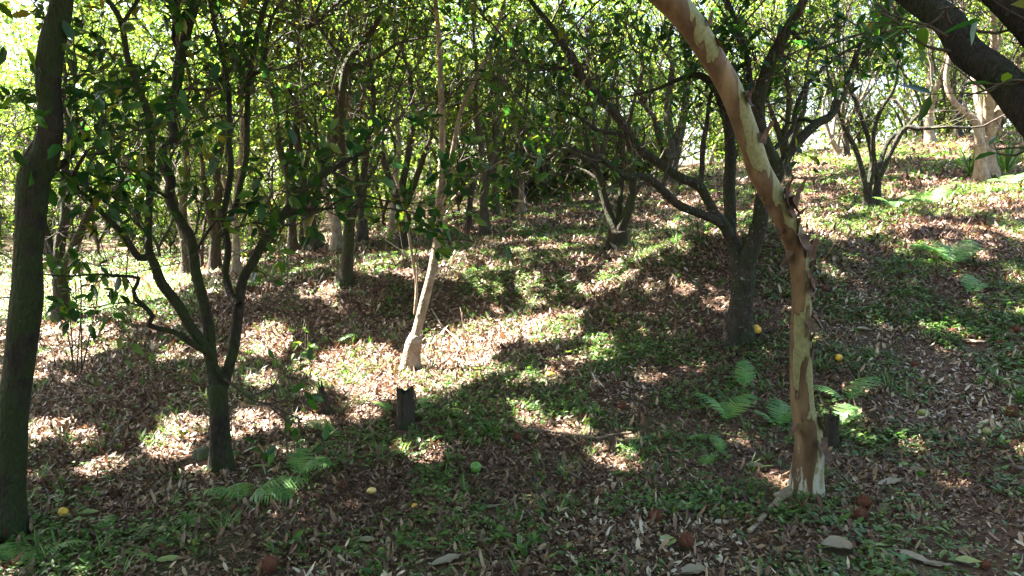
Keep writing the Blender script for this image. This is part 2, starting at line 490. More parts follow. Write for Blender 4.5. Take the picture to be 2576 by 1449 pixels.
def plain(name, c1, c2, scale=30, rough=.6, bump=.3, sss=0):
    m, nt = new_mat(name); n = N(nt)
    tc = n("ShaderNodeTexCoord")
    a = n("ShaderNodeTexNoise", {"Vector": tc.outputs['Object'], "Scale": scale, "Detail": 5.0})
    c = n.ramp(a.outputs[0], [(.35, c1), (.65, c2)])
    b = n("ShaderNodeBump", {"Height": a.outputs[0], "Strength": bump, "Distance": .01})
    p = n("ShaderNodeBsdfPrincipled", {"Base Color": c, "Roughness": rough, "Normal": b.outputs[0]})
    n("ShaderNodeOutputMaterial", {0: p.outputs[0]})
    return m
M['flake'] = plain("bark_flake", (.040,.020,.014), (.15,.085,.055), 25, .75)
M['orange'] = plain("orange_rind", (.62,.33,.03), (.75,.45,.05), 120, .42, .35)
M['flesh'] = plain("fruit_flesh", (.70,.45,.12), (.80,.60,.25), 60, .5, .2)
M['lime'] = plain("green_rind", (.09,.20,.03), (.14,.28,.05), 60, .42, .3)
M['lemon'] = plain("yellow_green_rind", (.17,.18,.045), (.25,.23,.07), 40, .5, .3)
M['husk'] = plain("chestnut_husk", (.11,.035,.018), (.20,.07,.035), 50, .8)
M['redfruit'] = plain("dark_red_rind", (.12,.03,.02), (.2,.05,.035), 50, .5)
M['stone'] = plain("mossy_rock", (.07,.062,.045), (.10,.115,.035), 22, .9, .6)

# ground
m, nt = new_mat("forest_soil"); n = N(nt)
tc = n("ShaderNodeTexCoord")
a = n("ShaderNodeTexNoise", {"Vector": tc.outputs['Object'], "Scale": 26.0, "Detail": 8.0, "Roughness": .7})
a2 = n("ShaderNodeTexNoise", {"Vector": tc.outputs['Object'], "Scale": 1.1, "Detail": 4.0})
a3 = n("ShaderNodeTexVoronoi", {"Vector": tc.outputs['Object'], "Scale": 34.0})
c = n.ramp(a.outputs[0], [(.3, (.045,.024,.016)), (.5, (.10,.058,.038)), (.7, (.19,.125,.085))])
mf = n.ramp(a2.outputs[0], [(.50, (0,0,0)), (.62, (1,1,1))])
ms = n("ShaderNodeMath", {0: mf, 1: .55}, operation='MULTIPLY')
c = n.mix(ms.outputs[0], c, (.055,.075,.022))
ad = n("ShaderNodeMath", {0: a.outputs[0], 1: a3.outputs[0]}, operation='ADD')
b = n("ShaderNodeBump", {"Height": ad.outputs[0], "Strength": .8, "Distance": .03})
p = n("ShaderNodeBsdfPrincipled", {"Base Color": c, "Roughness": .95, "Normal": b.outputs[0], "Specular IOR Level": .2})
n("ShaderNodeOutputMaterial", {0: p.outputs[0]})
M['soil'] = m

# ------------------------------------------------------------------ the ground sheet
def warp(n, lo, hi, c, k):
    t = np.linspace(math.asinh((lo - c) / k), math.asinh((hi - c) / k), n)
    return c + k * np.sinh(t)
xs = warp(330, -150, 150, 0, 6); ys = warp(330, -40, 220, 6, 6)
X, Y = np.meshgrid(xs, ys)
Z = H(X, Y)
V = np.stack([X, Y, Z], -1).reshape(-1, 3)
i = np.arange(len(ys) - 1)[:, None] * len(xs); j = np.arange(len(xs) - 1)[None, :]
Fq = np.stack([i + j, i + j + 1, i + j + 1 + len(xs), i + j + len(xs)], -1).reshape(-1)
tag(link("ground", make_mesh("ground", V, Fq, np.full(len(Fq) // 4, 4), M['soil'])),
    "brown forest floor sloping up to the right under the trees", "ground", kind="structure")

KEEP = []     # spots where an object lies on top of the litter: (x, y, radius)

# ------------------------------------------------------------------ branching
def unit(v):
    v = np.asarray(v, float); return v / (np.linalg.norm(v) + 1e-9)

LEAFP = [.5]
class Crown:
    def __init__(s, seed):
        s.r = np.random.default_rng(seed); s.twigs = []; s.pos = []; s.dir = []
    def grow(s, p, d, L, R, lvl, kids=4, up=.15, wob=.28, leaf=7, leaf_p=1.0):
        r = s.r; n = 5 if lvl else 4
        P = [np.array(p, float)]; d = unit(d); step = L / n
        for _ in range(n):
            d = unit(d + r.normal(size=3) * wob + np.array([0, 0, up]))
            P.append(P[-1] + d * step)
        P = np.array(P)
        s.twigs.append((P, np.linspace(R, R * .45, n + 1)))
        if lvl > 0:
            for k in range(kids):
                t = .25 + .75 * (k + r.random()) / kids
                i = min(int(t * n), n - 1); q = P[i] + (P[i+1] - P[i]) * (t * n - i if t * n - i < 1 else 1)
                dd = unit(P[i+1] - P[i]); side = unit(np.cross(dd, r.normal(size=3)))
                an = r.uniform(.5, 1.15)
                s.grow(q, dd * math.cos(an) + side * math.sin(an), L * r.uniform(.45, .72), R * .55, lvl - 1, kids, up, wob, leaf, leaf_p)
        if lvl <= 1 and r.random() < leaf_p * LEAFP[0]:
            m = leaf if lvl == 0 else leaf // 2
            for k in range(m):
                t = r.random() ** .35 * n; i = min(int(t), n - 1)
                s.pos.append(P[i] + (P[i+1] - P[i]) * (t - i))
                s.dir.append(unit(P[i+1] - P[i]))
    def leaf_arrays(s, l0, l1, droop=.35, w=.42):
        r = s.r; pos = np.array(s.pos); d = np.array(s.dir); k = len(pos)
        ax = d * .6 + r.normal(size=(k, 3)) * .55; ax[:, 2] -= droop * r.random(k)
        nr = r.normal(size=(k, 3)) * .5; nr[:, 2] += 1.0
        L = l0 + (l1 - l0) * r.random(k)
        return pos, ax, nr, L, L * (w + .12 * r.random(k)), r.random(k), -.25 * r.random(k)

def cull(arr, strength=1.0, floor=.4):
    """leave out leaves that would stand in the way of the sun where the photograph has sun on the ground"""
    pos = arr[0]
    tip = pos + arr[1] / np.linalg.norm(arr[1], axis=1, keepdims=True) * arr[3][:, None]
    o, q = openness(pos, flecks=False)
    o = np.maximum(o, openness(tip, flecks=False)[0])
    keep = rng.random(len(pos)) > o * strength
    far = (q[:, 1] > 17)
    keep |= far
    hz_ = pos[:, 2] - H(pos[:, 0], pos[:, 1])
    keep &= rng.random(len(pos)) < np.clip((hz_ - 1.2) / .9, .22, 1) if pos[:, 1].mean() > 7.4 else True
    return [a[keep] for a in arr]

def leaf_part(name, arr, mat, parent, tmpl=T8, local=None):
    pos, ax, nr, L, W, rn, cu = arr
    if local is not None: pos = pos - np.asarray(local)
    if len(pos) == 0: return None
    return link(name, leaf_mesh(name, mat, pos, ax, nr, L, W, tmpl=tmpl, rnd=rn, curl=cu), parent)

def px_path(pts, Y0, dY=0.0):
    """pts: (px, py, width px); depth drifts from Y0 by dY along the path"""
    P, R = [], []
    n = len(pts)
    for i, (x, y, w) in enumerate(pts):
        Yd = Y0 + dY * i / max(1, n - 1)
        P.append(at(x, y, Yd)); R.append(w * .5 / F * Yd)
    return P, R

TREES = []    # (x, y, top point, root object, local origin, crown list) for the canopy

LAST = []
def traced_tree(name, label, cat, base_px, Y, trunk, limbs, bark, twigs=None, leaf=None, rough=.10, flare=.75, seed=1, sides=14, leafmat='leaf_dark', tmpl=T8, culls=1.0, part_names=('trunk', 'limb')):
    """trunk / limbs: list of (pts, dY start, dY end). twigs: (per metre, level, length, up, leaf count, share of limbs' length to start from)"""
    base = G(*base_px) if Y is None else None
    if Y is None: Y = base[1]
    x0 = at(base_px[0], base_px[1], Y)[0]
    base = np.array([x0, Y, H(x0, Y)])
    root = empty(name, base, label, cat)
    loc = base; obs = []
    def mk(nm, pts, a, b, fl, sd):
        P, R = px_path(pts, Y + a, b - a)
        if fl:
            P[0] = np.array([P[0][0], P[0][1], H(P[0][0], P[0][1]) - .06])
        P, R = smooth_path(P, R, .035)
        V, f, s = tube(P, R, sides, rough, flare if fl else 0, sd)
        ob_ = link(nm, make_mesh(nm, V - loc, f, s, M[bark]), root)
        obs.append(ob_)
        return P, R
    tp = mk(part_names[0], trunk[0], trunk[1], trunk[2], True, seed)
    LAST[:] = [tp]
    allp = []
    for k, (pts, a, b) in enumerate(limbs):
        allp.append(mk(part_names[1], pts, a, b, False, seed + k + 1))
    if twigs:
        per, lvl, L, up, nl, t0 = twigs
        for q_, (P, R) in enumerate(allp):
            C = Crown(seed * 13 + 100 + q_); rr = C.r
            s = np.concatenate([[0], np.cumsum(np.linalg.norm(np.diff(P, axis=0), axis=1))])
            for _ in range(int(s[-1] * per + rr.random())):
                t = rr.uniform(t0, 1.0)
                i = min(int(t * (len(P) - 1)), len(P) - 2)
                d = unit(P[i+1] - P[i]); side = unit(np.cross(d, rr.normal(size=3)))
                C.grow(P[i], d * .5 + side, L * rr.uniform(.6, 1.2), min(R[i] * .4, .009), lvl, 4, up, .3, nl)
            # the limb goes on past where it was traced
            C.grow(P[-1], unit(P[-1] - P[-3]), L * 1.3, R[-1] * .9, lvl, 5, up, .25, nl)
            lo = obs[1 + q_]
            link("twig_sprays", twig_mesh("twig_sprays", [(p_ - loc, r_) for p_, r_ in C.twigs], M['twig']), lo)
            if leaf and C.pos:
                leaf_part("foliage", cull(list(C.leaf_arrays(*leaf)), culls), M[leafmat], lo, tmpl, loc)
    top = allp[-1][0][-1] if allp else tp[0][-1]
    TREES.append((base, np.array([base[0], base[1], 0]) , root))
    return root

# A: big dark trunk at the left
traced_tree("tree", "thick dark leaning trunk with lichen spots, nearest tree on the left edge", "tree", (14, 1335), 3.62,
    ([(8,1335,88),(22,1150,80),(42,950,70),(66,760,74),(70,640,64),(80,520,70),(88,450,74),(116,385,62),(130,300,52),(124,200,58),(134,110,60),(154,20,52),(160,-90,50)], 0, .1),
    [([(84,500,30),(130,430,22),(175,395,14),(205,330,10)], .05, .5), ([(152,-80,40),(90,-220,30),(40,-380,20)], .1, .4)],
    'bark_black', twigs=(5, 2, .5, .05, 5, .3), leaf=(.06, .11), rough=.13, seed=3, sides=20)

# B: forked dark tree, left foreground
B = [
 ([(545,985,34),(530,899,32),(524,824,28),(503,724,26),(492,680,26),(480,600,26),(452,552,24),(426,500,24),(430,450,24),(402,400,24),(415,375,24),(442,345,26),(435,318,24),(428,282,24),(445,215,24),(457,130,26),(475,65,22),(492,0,22),(500,-90,18)], 0, .25),
 ([(457,135,14),(438,100,13),(441,40,11),(442,-40,9)], .22, .3),
 ([(530,900,28),(514,870,28),(480,824,26),(446,764,26),(408,715,26),(390,668,24),(374,620,19),(376,500,17),(382,350,17),(371,280,18),(345,215,16),(320,140,15),(305,55,15),(272,0,12),(240,-60,9)], 0, -.5),
 ([(308,60,10),(330,25,9),(356,-10,8)], -.45, -.4),
 ([(378,640,20),(350,648,19),(310,590,15),(260,540,13),(222,497,12),(178,462,10),(195,420,9),(218,380,8)], -.2, -.7),
 ([(520,885,18),(482,864,16),(440,836,14),(396,826,13),(373,817,14),(384,795,12),(368,775,12),(346,757,12),(336,730,10),(350,700,9),(300,694,7),(240,690,6),(170,695,5),(110,690,4)], -.05, -.6),
 ([(560,975,30),(585,890,27),(594,824,27),(601,766,26),(612,700,24),(634,664,24),(662,610,23),(694,565,23),(714,538,21),(754,485,20),(794,450,18),(846,420,15),(890,395,11),(940,370,8)], .03, .35),
 ([(712,548,10),(745,535,8),(779,527,7),(829,525,6),(879,522,6),(929,520,5),(999,527,4),(1060,540,3)], .2, .2),
 ([(824,524,6),(864,497,6),(914,492,5),(974,506,4),(1040,512,3)], .2, .45),
 ([(600,768,20),(585,752,20),(573,715,19),(566,690,18),(574,625,17),(562,550,16),(572,490,15),(581,425,15),(576,350,14),(576,250,13),(562,150,12),(541,65,11),(525,-10,10),(510,-80,8)], .05, .5),
 ([(568,560,12),(592,520,14),(606,460,14),(620,390,14),(622,280,14),(626,190,14),(641,125,14),(652,65,13),(668,10,12),(690,-60,9)], .35, .6),
 ([(626,195,10),(660,168,11),(672,100,10),(680,55,9),(700,15,8)], .45, .4),
 ([(545,918,10),(552,935,10),(562,952,10)], -.03, -.02),
 ([(690,570,7),(640,560,6),(590,575,5),(545,600,4)], .1, -.2),
 ([(487,640,8),(540,560,6),(600,520,5),(660,500,4)], .05, -.3),
 ([(426,500,8),(380,470,7),(340,430,5),(300,420,4)], .1, -.35),
]
traced_tree("tree", "dark many-stemmed tree forking low, left foreground beside the mossy rock", "tree", (558, 1180), 4.5,
    ([(558,1182,52),(556,1120,46),(552,1040,46),(548,985,50),(545,965,48)], 0, 0), B, 'bark_wet', twigs=(3.4, 2, .42, .12, 4, .35), leaf=(.055, .105), rough=.09, seed=21, sides=14)

# C: smooth tree with peeling bark
root_c = traced_tree("peeling_tree", "smooth tan and olive tree with peeling bark arching over the right foreground", "tree", (2030, 1238), 4.1,
    ([(2030,1238,74),(2032,1190,72),(2036,1140,72),(2034,1085,64),(2022,1040,58),(2016,960,56),(2014,880,54),(2016,800,50),(2016,740,48),(2012,680,48),(1998,610,54),(1972,545,58),(1940,485,60),(1908,425,58),(1888,360,56),(1862,285,56),(1830,210,58),(1786,135,60),(1742,65,66),(1690,5,70),(1630,-50,70),(1560,-120,66)], 0, -.55),
    [([(1715,20,40),(1722,-20,36),(1712,-80,30)], -.47, -.3)], 'peel', rough=.07, flare=.38, seed=5, sides=24)

TRUNK_C = LAST[0]
# D: lichen covered forked tree at the right
D = [
 ([(1868,690,36),(1853,635,28),(1836,590,26),(1838,550,24),(1834,475,24),(1838,400,22),(1833,325,20),(1815,250,20),(1790,212,16),(1758,190,14),(1712,198,9),(1650,225,6),(1590,240,4)], 0, .3),
 ([(1870,685,38),(1888,630,36),(1904,590,32),(1914,550,30),(1918,500,28),(1940,460,28),(1958,430,28),(1936,385,26),(1914,330,26),(1908,250,26),(1930,180,24),(1948,135,22),(1987,65,20),(2022,0,16),(2045,-60,12)], 0, -.4),
 ([(1955,440,22),(1967,412,20),(2002,362,20),(2052,312,18),(2087,293,16),(2112,250,14),(2126,215,12),(2150,150,10),(2170,95,9),(2210,70,6)], -.1, .3),
 ([(2055,312,9),(2020,300,8),(1985,310,6),(1960,290,4)], .1, .2),
 ([(1836,595,22),(1822,565,22),(1798,537,20),(1778,500,18),(1758,468,19),(1708,445,18),(1658,410,17),(1608,375,16),(1580,330,16),(1545,285,16),(1500,240,15),(1470,205,15),(1448,165,14),(1393,75,12),(1333,0,9),(1300,-50,6)], 0, -.3),
 ([(1822,572,18),(1803,556,18),(1768,540,17),(1708,516,17),(1670,482,16),(1628,447,16),(1578,446,13),(1545,425,11),(1500,395,9),(1440,375,6)], 0, -.6),
 ([(1760,470,10),(1766,430,10),(1768,370,11),(1778,310,9),(1784,260,8),(1800,190,6)], .0, .2),
 ([(1585,345,9),(1540,335,8),(1498,325,8),(1450,290,6),(1400,275,5)], -.1, -.5),
 ([(1470,205,8),(1424,174,8),(1370,172,6),(1310,150,5)], -.2, -.3),
 ([(1910,300,12),(1890,230,12),(1880,150,11),(1860,80,10),(1830,0,8)], -.2, .3),
 ([(1930,390,10),(1990,330,9),(2010,250,8),(2050,190,7),(2110,140,6),(2180,100,5)], -.2, .2),
 ([(1985,70,10),(2040,120,8),(2090,110,6),(2150,90,5)], -.3, -.1),
]
traced_tree("tree", "dark tree patched with grey lichen, forked low, orange fruit at its foot", "tree", (1860, 852), 6.35,
    ([(1858,852,58),(1862,800,58),(1868,740,54),(1871,700,58),(1870,680,54)], 0, 0), [([(x, y, w * 1.28) for x, y, w in p_], a, b) for p_, a, b in D], 'bark_lichen', twigs=(4.2, 2, .55, .14, 4, .45), leaf=(.055, .10), rough=.10, seed=41)

# E: small mossy tree forking low in the middle
E = [
 ([(1548,585,30),(1536,545,22),(1518,490,20),(1506,440,20),(1492,400,18),(1478,370,16),(1470,320,12),(1480,260,9)], 0, .3),
 ([(1558,580,32),(1574,545,24),(1588,505,22),(1592,460,20),(1585,400,16),(1578,340,13),(1590,270,10)], 0, -.2),
 ([(1575,545,12),(1592,500,11),(1610,465,10),(1630,450,8),(1650,430,6)], 0, .4),
 ([(1500,420,12),(1460,395,10),(1420,375,9),(1380,390,6),(1350,420,4)], .1, -.5),
 ([(1510,455,9),(1470,430,8),(1425,415,6),(1390,410,5)], .1, .5),
 ([(1556,560,14),(1560,500,14),(1566,430,12),(1560,350,10),(1555,280,8)], 0, .3),
]
traced_tree("tree", "small moss-green tree with a V-shaped fork in the middle of the slope", "tree", (1552, 637), 10.0,
    ([(1553,639,50),(1552,610,40),(1554,580,44)], 0, 0), E, 'bark_moss', twigs=(3.8, 2, .7, .18, 7, .4), leaf=(.06, .10), rough=.10, seed=61, tmpl=T4, leafmat='leaf_mid')

# F: thin pale tree with its stub
Ft = [
 ([(1044,850,24),(1054,815,24),(1070,750,24),(1085,690,22),(1098,620,21),(1105,560,20),(1106,500,19),(1110,420,17),(1112,350,16),(1111,270,15),(1107,180,14),(1103,90,12),(1095,0,10),(1085,-80,8)], 0, .3),
 ([(1108,520,12),(1122,470,13),(1133,420,13),(1143,360,12),(1155,300,11),(1172,250,10),(1200,190,10),(1232,130,9),(1252,70,9),(1270,0,7)], .1, .4),
 ([(1044,790,9),(1048,730,8),(1044,690,8),(1030,600,7),(1018,530,8),(1005,480,7),(985,420,6),(966,365,5)], 0, -.1),
 ([(1045,770,6),(1050,690,5),(1046,640,4)], 0, -.2),
 ([(1108,540,6),(1140,500,6),(1180,462,5),(1220,430,4),(1270,400,3)], .1, -.1),
 ([(1052,590,4),(1080,560,5),(1104,530,5)], .0, .1),
 ([(1240,110,5),(1300,60,4),(1350,40,3)], .35, .2),
 ([(1150,330,4),(1210,280,4),(1270,240,3)], .35, .2),
]
traced_tree("sapling", "thin pale sunlit tree with a chopped stub base beside the bright patch", "tree", (1030, 925), 6.7,
    ([(1030,928,46),(1034,900,40),(1040,865,40),(1046,842,30)], 0, 0), Ft, 'bark_pale', twigs=(2.0, 1, .5, .2, 2, .4), leaf=(.06, .09), rough=.08, seed=71, flare=.6, tmpl=T8, leafmat='leaf_mid')

# G: mid trees on the left
Gl = [
 ([(878,585,28),(880,540,26),(872,480,22),(862,420,20),(858,330,19),(858,250,18),(869,178,20),(885,140,20),(929,85,16),(969,20,12),(1000,-50,9)], 0, .2),
 ([(870,180,12),(900,165,12),(949,143,11),(999,110,9),(1040,100,6)], .15, 0),
 ([(868,185,10),(850,140,9),(815,90,8),(790,40,6)], .15, .5),
 ([(884,560,14),(905,500,12),(930,450,11),(960,380,9)], 0, .5),
 ([(872,500,12),(850,450,12),(815,400,10),(780,350,8)], .05, .4),
]
traced_tree("tree", "mossy tree with a broad foot at the left edge of the dappled slope", "tree", (866, 706), 8.8,
    ([(864,708,40),(872,670,30),(877,620,28),(878,580,30)], 0, 0), Gl, 'bark_moss', twigs=(2.8, 2, .6, .14, 7, .4), leaf=(.055, .10), rough=.1, flare=.6, seed=81, leafmat='leaf_mid')

def simple(label, px, py, Y, w, top, forks, bark, seed, leafmat='leaf_far', tw=(2.8, 2, .75, .14, 10, .38), nm="tree", tm=T4, lf=(.055, .10)):
    """a mid distance tree: trunk to a fork, then stems; forks: list of pixel paths"""
    tr = [(px, py + 2, w * 1.25), ((px + top[0]) / 2 + (seed % 5 - 2), (py + top[1]) / 2, w), (top[0], top[1], w * .95)]
    fk = [([(top[0], top[1] + 6, w * .8)] + [(a, b, max(3, w * .75 * (1 - .62 * i / len(q)))) for i, (a, b) in enumerate(q)], 0, ((seed * 7 + k * 13) % 11 - 5) * .12) for k, q in enumerate(forks)]
    return traced_tree(nm, label, "tree", (px, py), Y, (tr, 0, 0), fk, bark, twigs=tw, leaf=lf, rough=.1, seed=seed, sides=10, leafmat=leafmat, tmpl=tm)

simple("leaning dark tree with a clustered base at the shady wood edge left of centre", 790, 634, 13.5, 32, (775, 540), [[(765,480),(755,400),(745,320),(760,230),(750,120)], [(800,490),(815,430),(840,350),(850,260)], [(750,500),(720,430),(700,350),(690,250)]], 'bark_grey', 201)
simple("sunlit brown tree with drooping dead bark left of centre", 848, 622, 13.0, 26, (845, 560), [[(850,500),(858,440),(870,360),(880,240)], [(825,510),(810,450),(800,380)]], 'bark_pale', 202)
simple("reddish upright trunk between two darker trunks behind the pale sapling", 910, 612, 14.0, 24, (912, 520), [[(915,450),(925,360),(940,250),(930,130)], [(900,470),(890,400),(880,320)]], 'bark_grey', 203)
simple("dark slanting trunk seen through the stems of the pale sapling", 1015, 625, 12.5, 26, (1008, 530), [[(1012,470),(1025,400),(1040,300),(1030,190)], [(990,480),(970,420),(950,340)], [(1030,490),(1050,440),(1075,370)]], 'bark', 204)
simple("straight slim tree standing alone at the top of the dappled slope", 1222, 592, 12.5, 22, (1218, 480), [[(1215,420),(1208,350),(1195,280),(1200,190),(1190,80)], [(1232,430),(1245,360),(1240,280)]], 'bark_grey', 205)
simple("slim twin tree just right of the straight slim tree", 1247, 550, 15.0, 17, (1247, 460), [[(1250,400),(1252,320),(1262,240),(1255,130)], [(1236,420),(1225,350)]], 'bark_grey', 206)
simple("thin dark crooked tree left of the straight slim tree", 1178, 578, 13.4, 14, (1183, 500), [[(1186,440),(1172,380),(1158,320),(1150,240)], [(1195,450),(1210,400),(1212,330)]], 'bark', 207)
simple("short dark tree by the crest beyond the dappled slope", 1296, 538, 16.0, 18, (1298, 500), [[(1300,450),(1310,380),(1320,300),(1330,200)], [(1280,460),(1265,400),(1270,330)]], 'bark', 208)
simple("grey trunk behind the V-forked mossy tree", 1508, 526, 15.5, 22, (1505, 450), [[(1500,380),(1490,300),(1500,200)], [(1515,390),(1530,310),(1540,220)]], 'bark_grey', 209)
simple("ragged red-brown trunk behind the lichen tree's left limb", 1692, 476, 16.5, 34, (1690, 420), [[(1685,350),(1680,270),(1690,180)], [(1705,360),(1720,290),(1730,200)], [(1670,370),(1650,310)]], 'bark_grey', 210)
simple("small twin-stemmed tree standing alone on the right slope", 2186, 522, 11.0, 20, (2182, 490), [[(2168,430),(2152,375),(2128,330),(2112,290),(2100,240),(2080,180)], [(2192,440),(2195,400),(2185,350),(2168,300),(2150,250),(2125,190),(2120,110)]], 'bark_lichen', 211, tm=T8, lf=(.06, .11), tw=(1.8, 2, .5, .12, 4, .4))
simple("second stem group with right-leaning limb on the upper right slope", 2203, 520, 11.05, 17, (2208, 450), [[(2215,410),(2235,355),(2262,335),(2290,310),(2330,260),(2345,215)], [(2196,380),(2200,320),(2220,270),(2250,220),(2260,150)], [(2270,330),(2310,325),(2370,320),(2440,322)]], 'bark_lichen', 212, tm=T8, lf=(.06, .11), tw=(1.5, 1, .6, .12, 4, .4))
simple("curved orange-brown sapling leaning at the bright gap on the right", 2115, 402, 17.5, 13, (2092, 350), [[(2080,320),(2070,290),(2075,240)], [(2098,310),(2110,260)]], 'bark_pale', 213)
simple("slender grey tree beside the curved orange-brown sapling", 2130, 396, 17.5, 14, (2124, 340), [[(2120,280),(2128,220),(2120,140)], [(2140,300),(2160,250)]], 'bark_grey', 214)
simple("tall pale trunk with a dark fork at the far right clearing", 2342, 352, 19.5, 20, (2338, 290), [[(2336,220),(2345,150),(2340,60)], [(2352,230),(2375,170),(2390,100)]], 'bark_pale', 215)
simple("dark slim trunk right of the tall pale trunk in the right clearing", 2412, 345, 20.0, 15, (2408, 280), [[(2400,220),(2405,150)], [(2420,230),(2440,160)]], 'bark', 216)
simple("dark tree behind the lichen tree's right limb", 1978, 466, 15.0, 24, (1975, 400), [[(1975,330),(1985,260),(1975,160)], [(1960,340),(1940,280)], [(1995,340),(2020,280),(2030,190)]], 'bark_moss', 217)
simple("leafy tree with a crooked trunk at the edge of the bright left clearing", 158, 815, 9.0, 36, (150, 700), [[(150,620),(165,540),(160,450),(175,350),(160,250)], [(130,640),(105,560),(80,480),(60,400)], [(175,650),(200,590),(230,520)]], 'bark_moss', 218, tm=T8, tw=(3.0, 2, .6, .1, 6, .2), lf=(.055, .10))
simple("thin tree behind the forked left tree, at the shaded wood edge", 470, 700, 13.5, 26, (465, 600), [[(460,520),(470,430),(465,330),(480,220)], [(445,530),(425,450),(410,360)]], 'bark_grey', 219)
simple("broad dark trunk in the shade just left of centre woodland", 540, 702, 13.0, 28, (543, 600), [[(550,510),(545,420),(560,320),(555,200)], [(525,520),(510,440)]], 'bark', 220)
simple("shaggy brown tree in the shade behind the right-reaching limb", 738, 640, 13.8, 22, (735, 560), [[(725,480),(735,400),(720,300)], [(750,490),(770,420),(780,330)]], 'bark_grey', 221)
simple("sun-splashed slim tree behind the forked tree's middle stems", 596, 700, 11.5, 20, (594, 600), [[(592,520),(600,430),(610,330),(600,210)], [(580,520),(560,440)]], 'bark_pale', 222)

# K: pair of pale trunks at the right
simple("mottled white trunk at the right edge above the bright grass", 2488, 450, 12.5, 32, (2486, 340), [[(2488,270),(2492,190),(2500,110),(2498,20)], [(2510,290),(2540,230),(2560,160)]], 'bark_pale', 231, tm=T8, lf=(.055, .10))
simple("brown shaggy trunk leaning against the mottled white trunk at right", 2470, 446, 12.3, 26, (2466, 360), [[(2455,310),(2425,280),(2395,250),(2380,200),(2390,130)], [(2465,290),(2455,230),(2440,150)]], 'bark_pale', 232, tm=T8, lf=(.055, .10))

# L: dark limbs close to the camera, top right, from a tree that stands just outside
cx, cyy = 2.05, 1.75
rootL = empty("tree", (cx, cyy, H(cx, cyy)), "very dark near tree whose thick limbs cross the upper right corner", "tree")
locL = np.array([cx, cyy, float(H(cx, cyy))])
def limbL(nm, P, R, sd, fl=0):
    P, R = smooth_path(P, R, .03); V, f, s = tube(P, R, 20, .16, fl, sd)
    link(nm, make_mesh(nm, V - locL, f, s, M['bark_night']), rootL); return P, R
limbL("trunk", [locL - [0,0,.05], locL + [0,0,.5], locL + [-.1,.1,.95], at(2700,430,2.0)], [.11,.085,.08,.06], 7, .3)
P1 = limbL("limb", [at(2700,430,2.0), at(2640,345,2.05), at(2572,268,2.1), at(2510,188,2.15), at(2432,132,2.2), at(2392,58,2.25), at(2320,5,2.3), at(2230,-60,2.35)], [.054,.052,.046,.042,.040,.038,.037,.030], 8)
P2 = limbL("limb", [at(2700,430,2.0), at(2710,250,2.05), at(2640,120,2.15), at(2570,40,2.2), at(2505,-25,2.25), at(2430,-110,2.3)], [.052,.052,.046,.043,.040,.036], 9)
C = Crown(500)
for P, R in (P1, P2):
    for _ in range(4):
        i = C.r.integers(3, len(P) - 2)
        C.grow(P[i], C.r.normal(size=3) * np.array([1, .5, .6]) + [-.2, .2, .2], .28, .005, 1, 3, .05, .25, 2)
link("twig_sprays", twig_mesh("twig_sprays", [(p - locL, r_) for p, r_ in C.twigs], M['twig']), rootL)
leaf_part("foliage", cull(list(C.leaf_arrays(.06, .1))), M['leaf_dark'], rootL, T8, locL)
TREES.append((locL, None, rootL))

# thin multi-stem sapling at the left
def stem_plant(name, label, px, py, stems, hgt, nl, leafl, seed, bark='twig', mat='leaf_mid', rad=.006, tmpl=T8, lean=.12):
    b = G(px, py); r = np.random.default_rng(seed)
    root = empty(name, b, label, "sapling" if hgt > .6 else "plant")
    C = Crown(seed)
    for k in range(stems):
        d = np.array([r.normal() * lean, r.normal() * lean, 1.0])
        P = [np.array([r.normal() * .03, r.normal() * .03, -.02])]
        h = hgt * r.uniform(.6, 1.0)
        for _ in range(6):
            d = unit(d + r.normal(size=3) * .07); P.append(P[-1] + d * h / 6)
        P = np.array(P)
        C.twigs.append((P, np.linspace(rad, rad * .4, 7)))
        for _ in range(nl):
            i = r.integers(2, 6)
            C.grow(P[i], np.array([r.normal(), r.normal(), .5]), h * .2, rad * .4, 0, 0, .05, .2, 3)
    link("stem", twig_mesh("stem", C.twigs, M[bark]), root)
    if C.pos:
        leaf_part("foliage", C.leaf_arrays(leafl * .7, leafl * 1.2), M[mat], root, tmpl)
    return root
stem_plant("sapling", "cluster of thin upright stems left of the bright litter, near the dark left trunk", 196, 945, 5, 1.15, 4, .05, 1, rad=.008)
stem_plant("sapling", "spindly seedling with bare arching stem right of the dark left tree", 728, 760, 2, 1.0, 3, .05, 2)
stem_plant("sapling", "low leafy sprig on the brown litter left of the bright patch", 770, 900, 3, .4, 4, .06, 3)
stem_plant("sapling", "dry bare twig standing up right of the pale sapling", 1160, 880, 2, .5, 1, .03, 4, bark='deadwood')
stem_plant("plant", "bright green seedling above the spiny husk in the middle foreground", 1508, 1050, 2, .16, 4, .055, 5, mat='weed', rad=.003, lean=.3)
stem_plant("plant", "small dark leafy seedling under the middle spiny husks", 1495, 1078, 4, .12, 4, .04, 6, rad=.003, lean=.4)
stem_plant("plant", "broadleaf seedling left of the lower foreground husk", 1330, 1400, 3, .1, 4, .06, 7, mat='weed', rad=.003, lean=.4)
stem_plant("plant", "pale green sprig standing on the bare soil at right", 2285, 1205, 2, .14, 3, .05, 8, mat='weed', rad=.003)
stem_plant("plant", "upright weed with broad leaves at the right edge", 2500, 975, 4, .16, 5, .06, 9, mat='weed', rad=.003, lean=.35)
stem_plant("plant", "leafy weed beside the bright patch left of the thin pale tree", 770, 925, 3, .22, 4, .05, 10, mat='weed', rad=.003, lean=.35)
stem_plant("plant", "glossy seedling at the bottom edge left of centre", 720, 1390, 3, .1, 4, .06, 12, mat='weed', rad=.003, lean=.4)

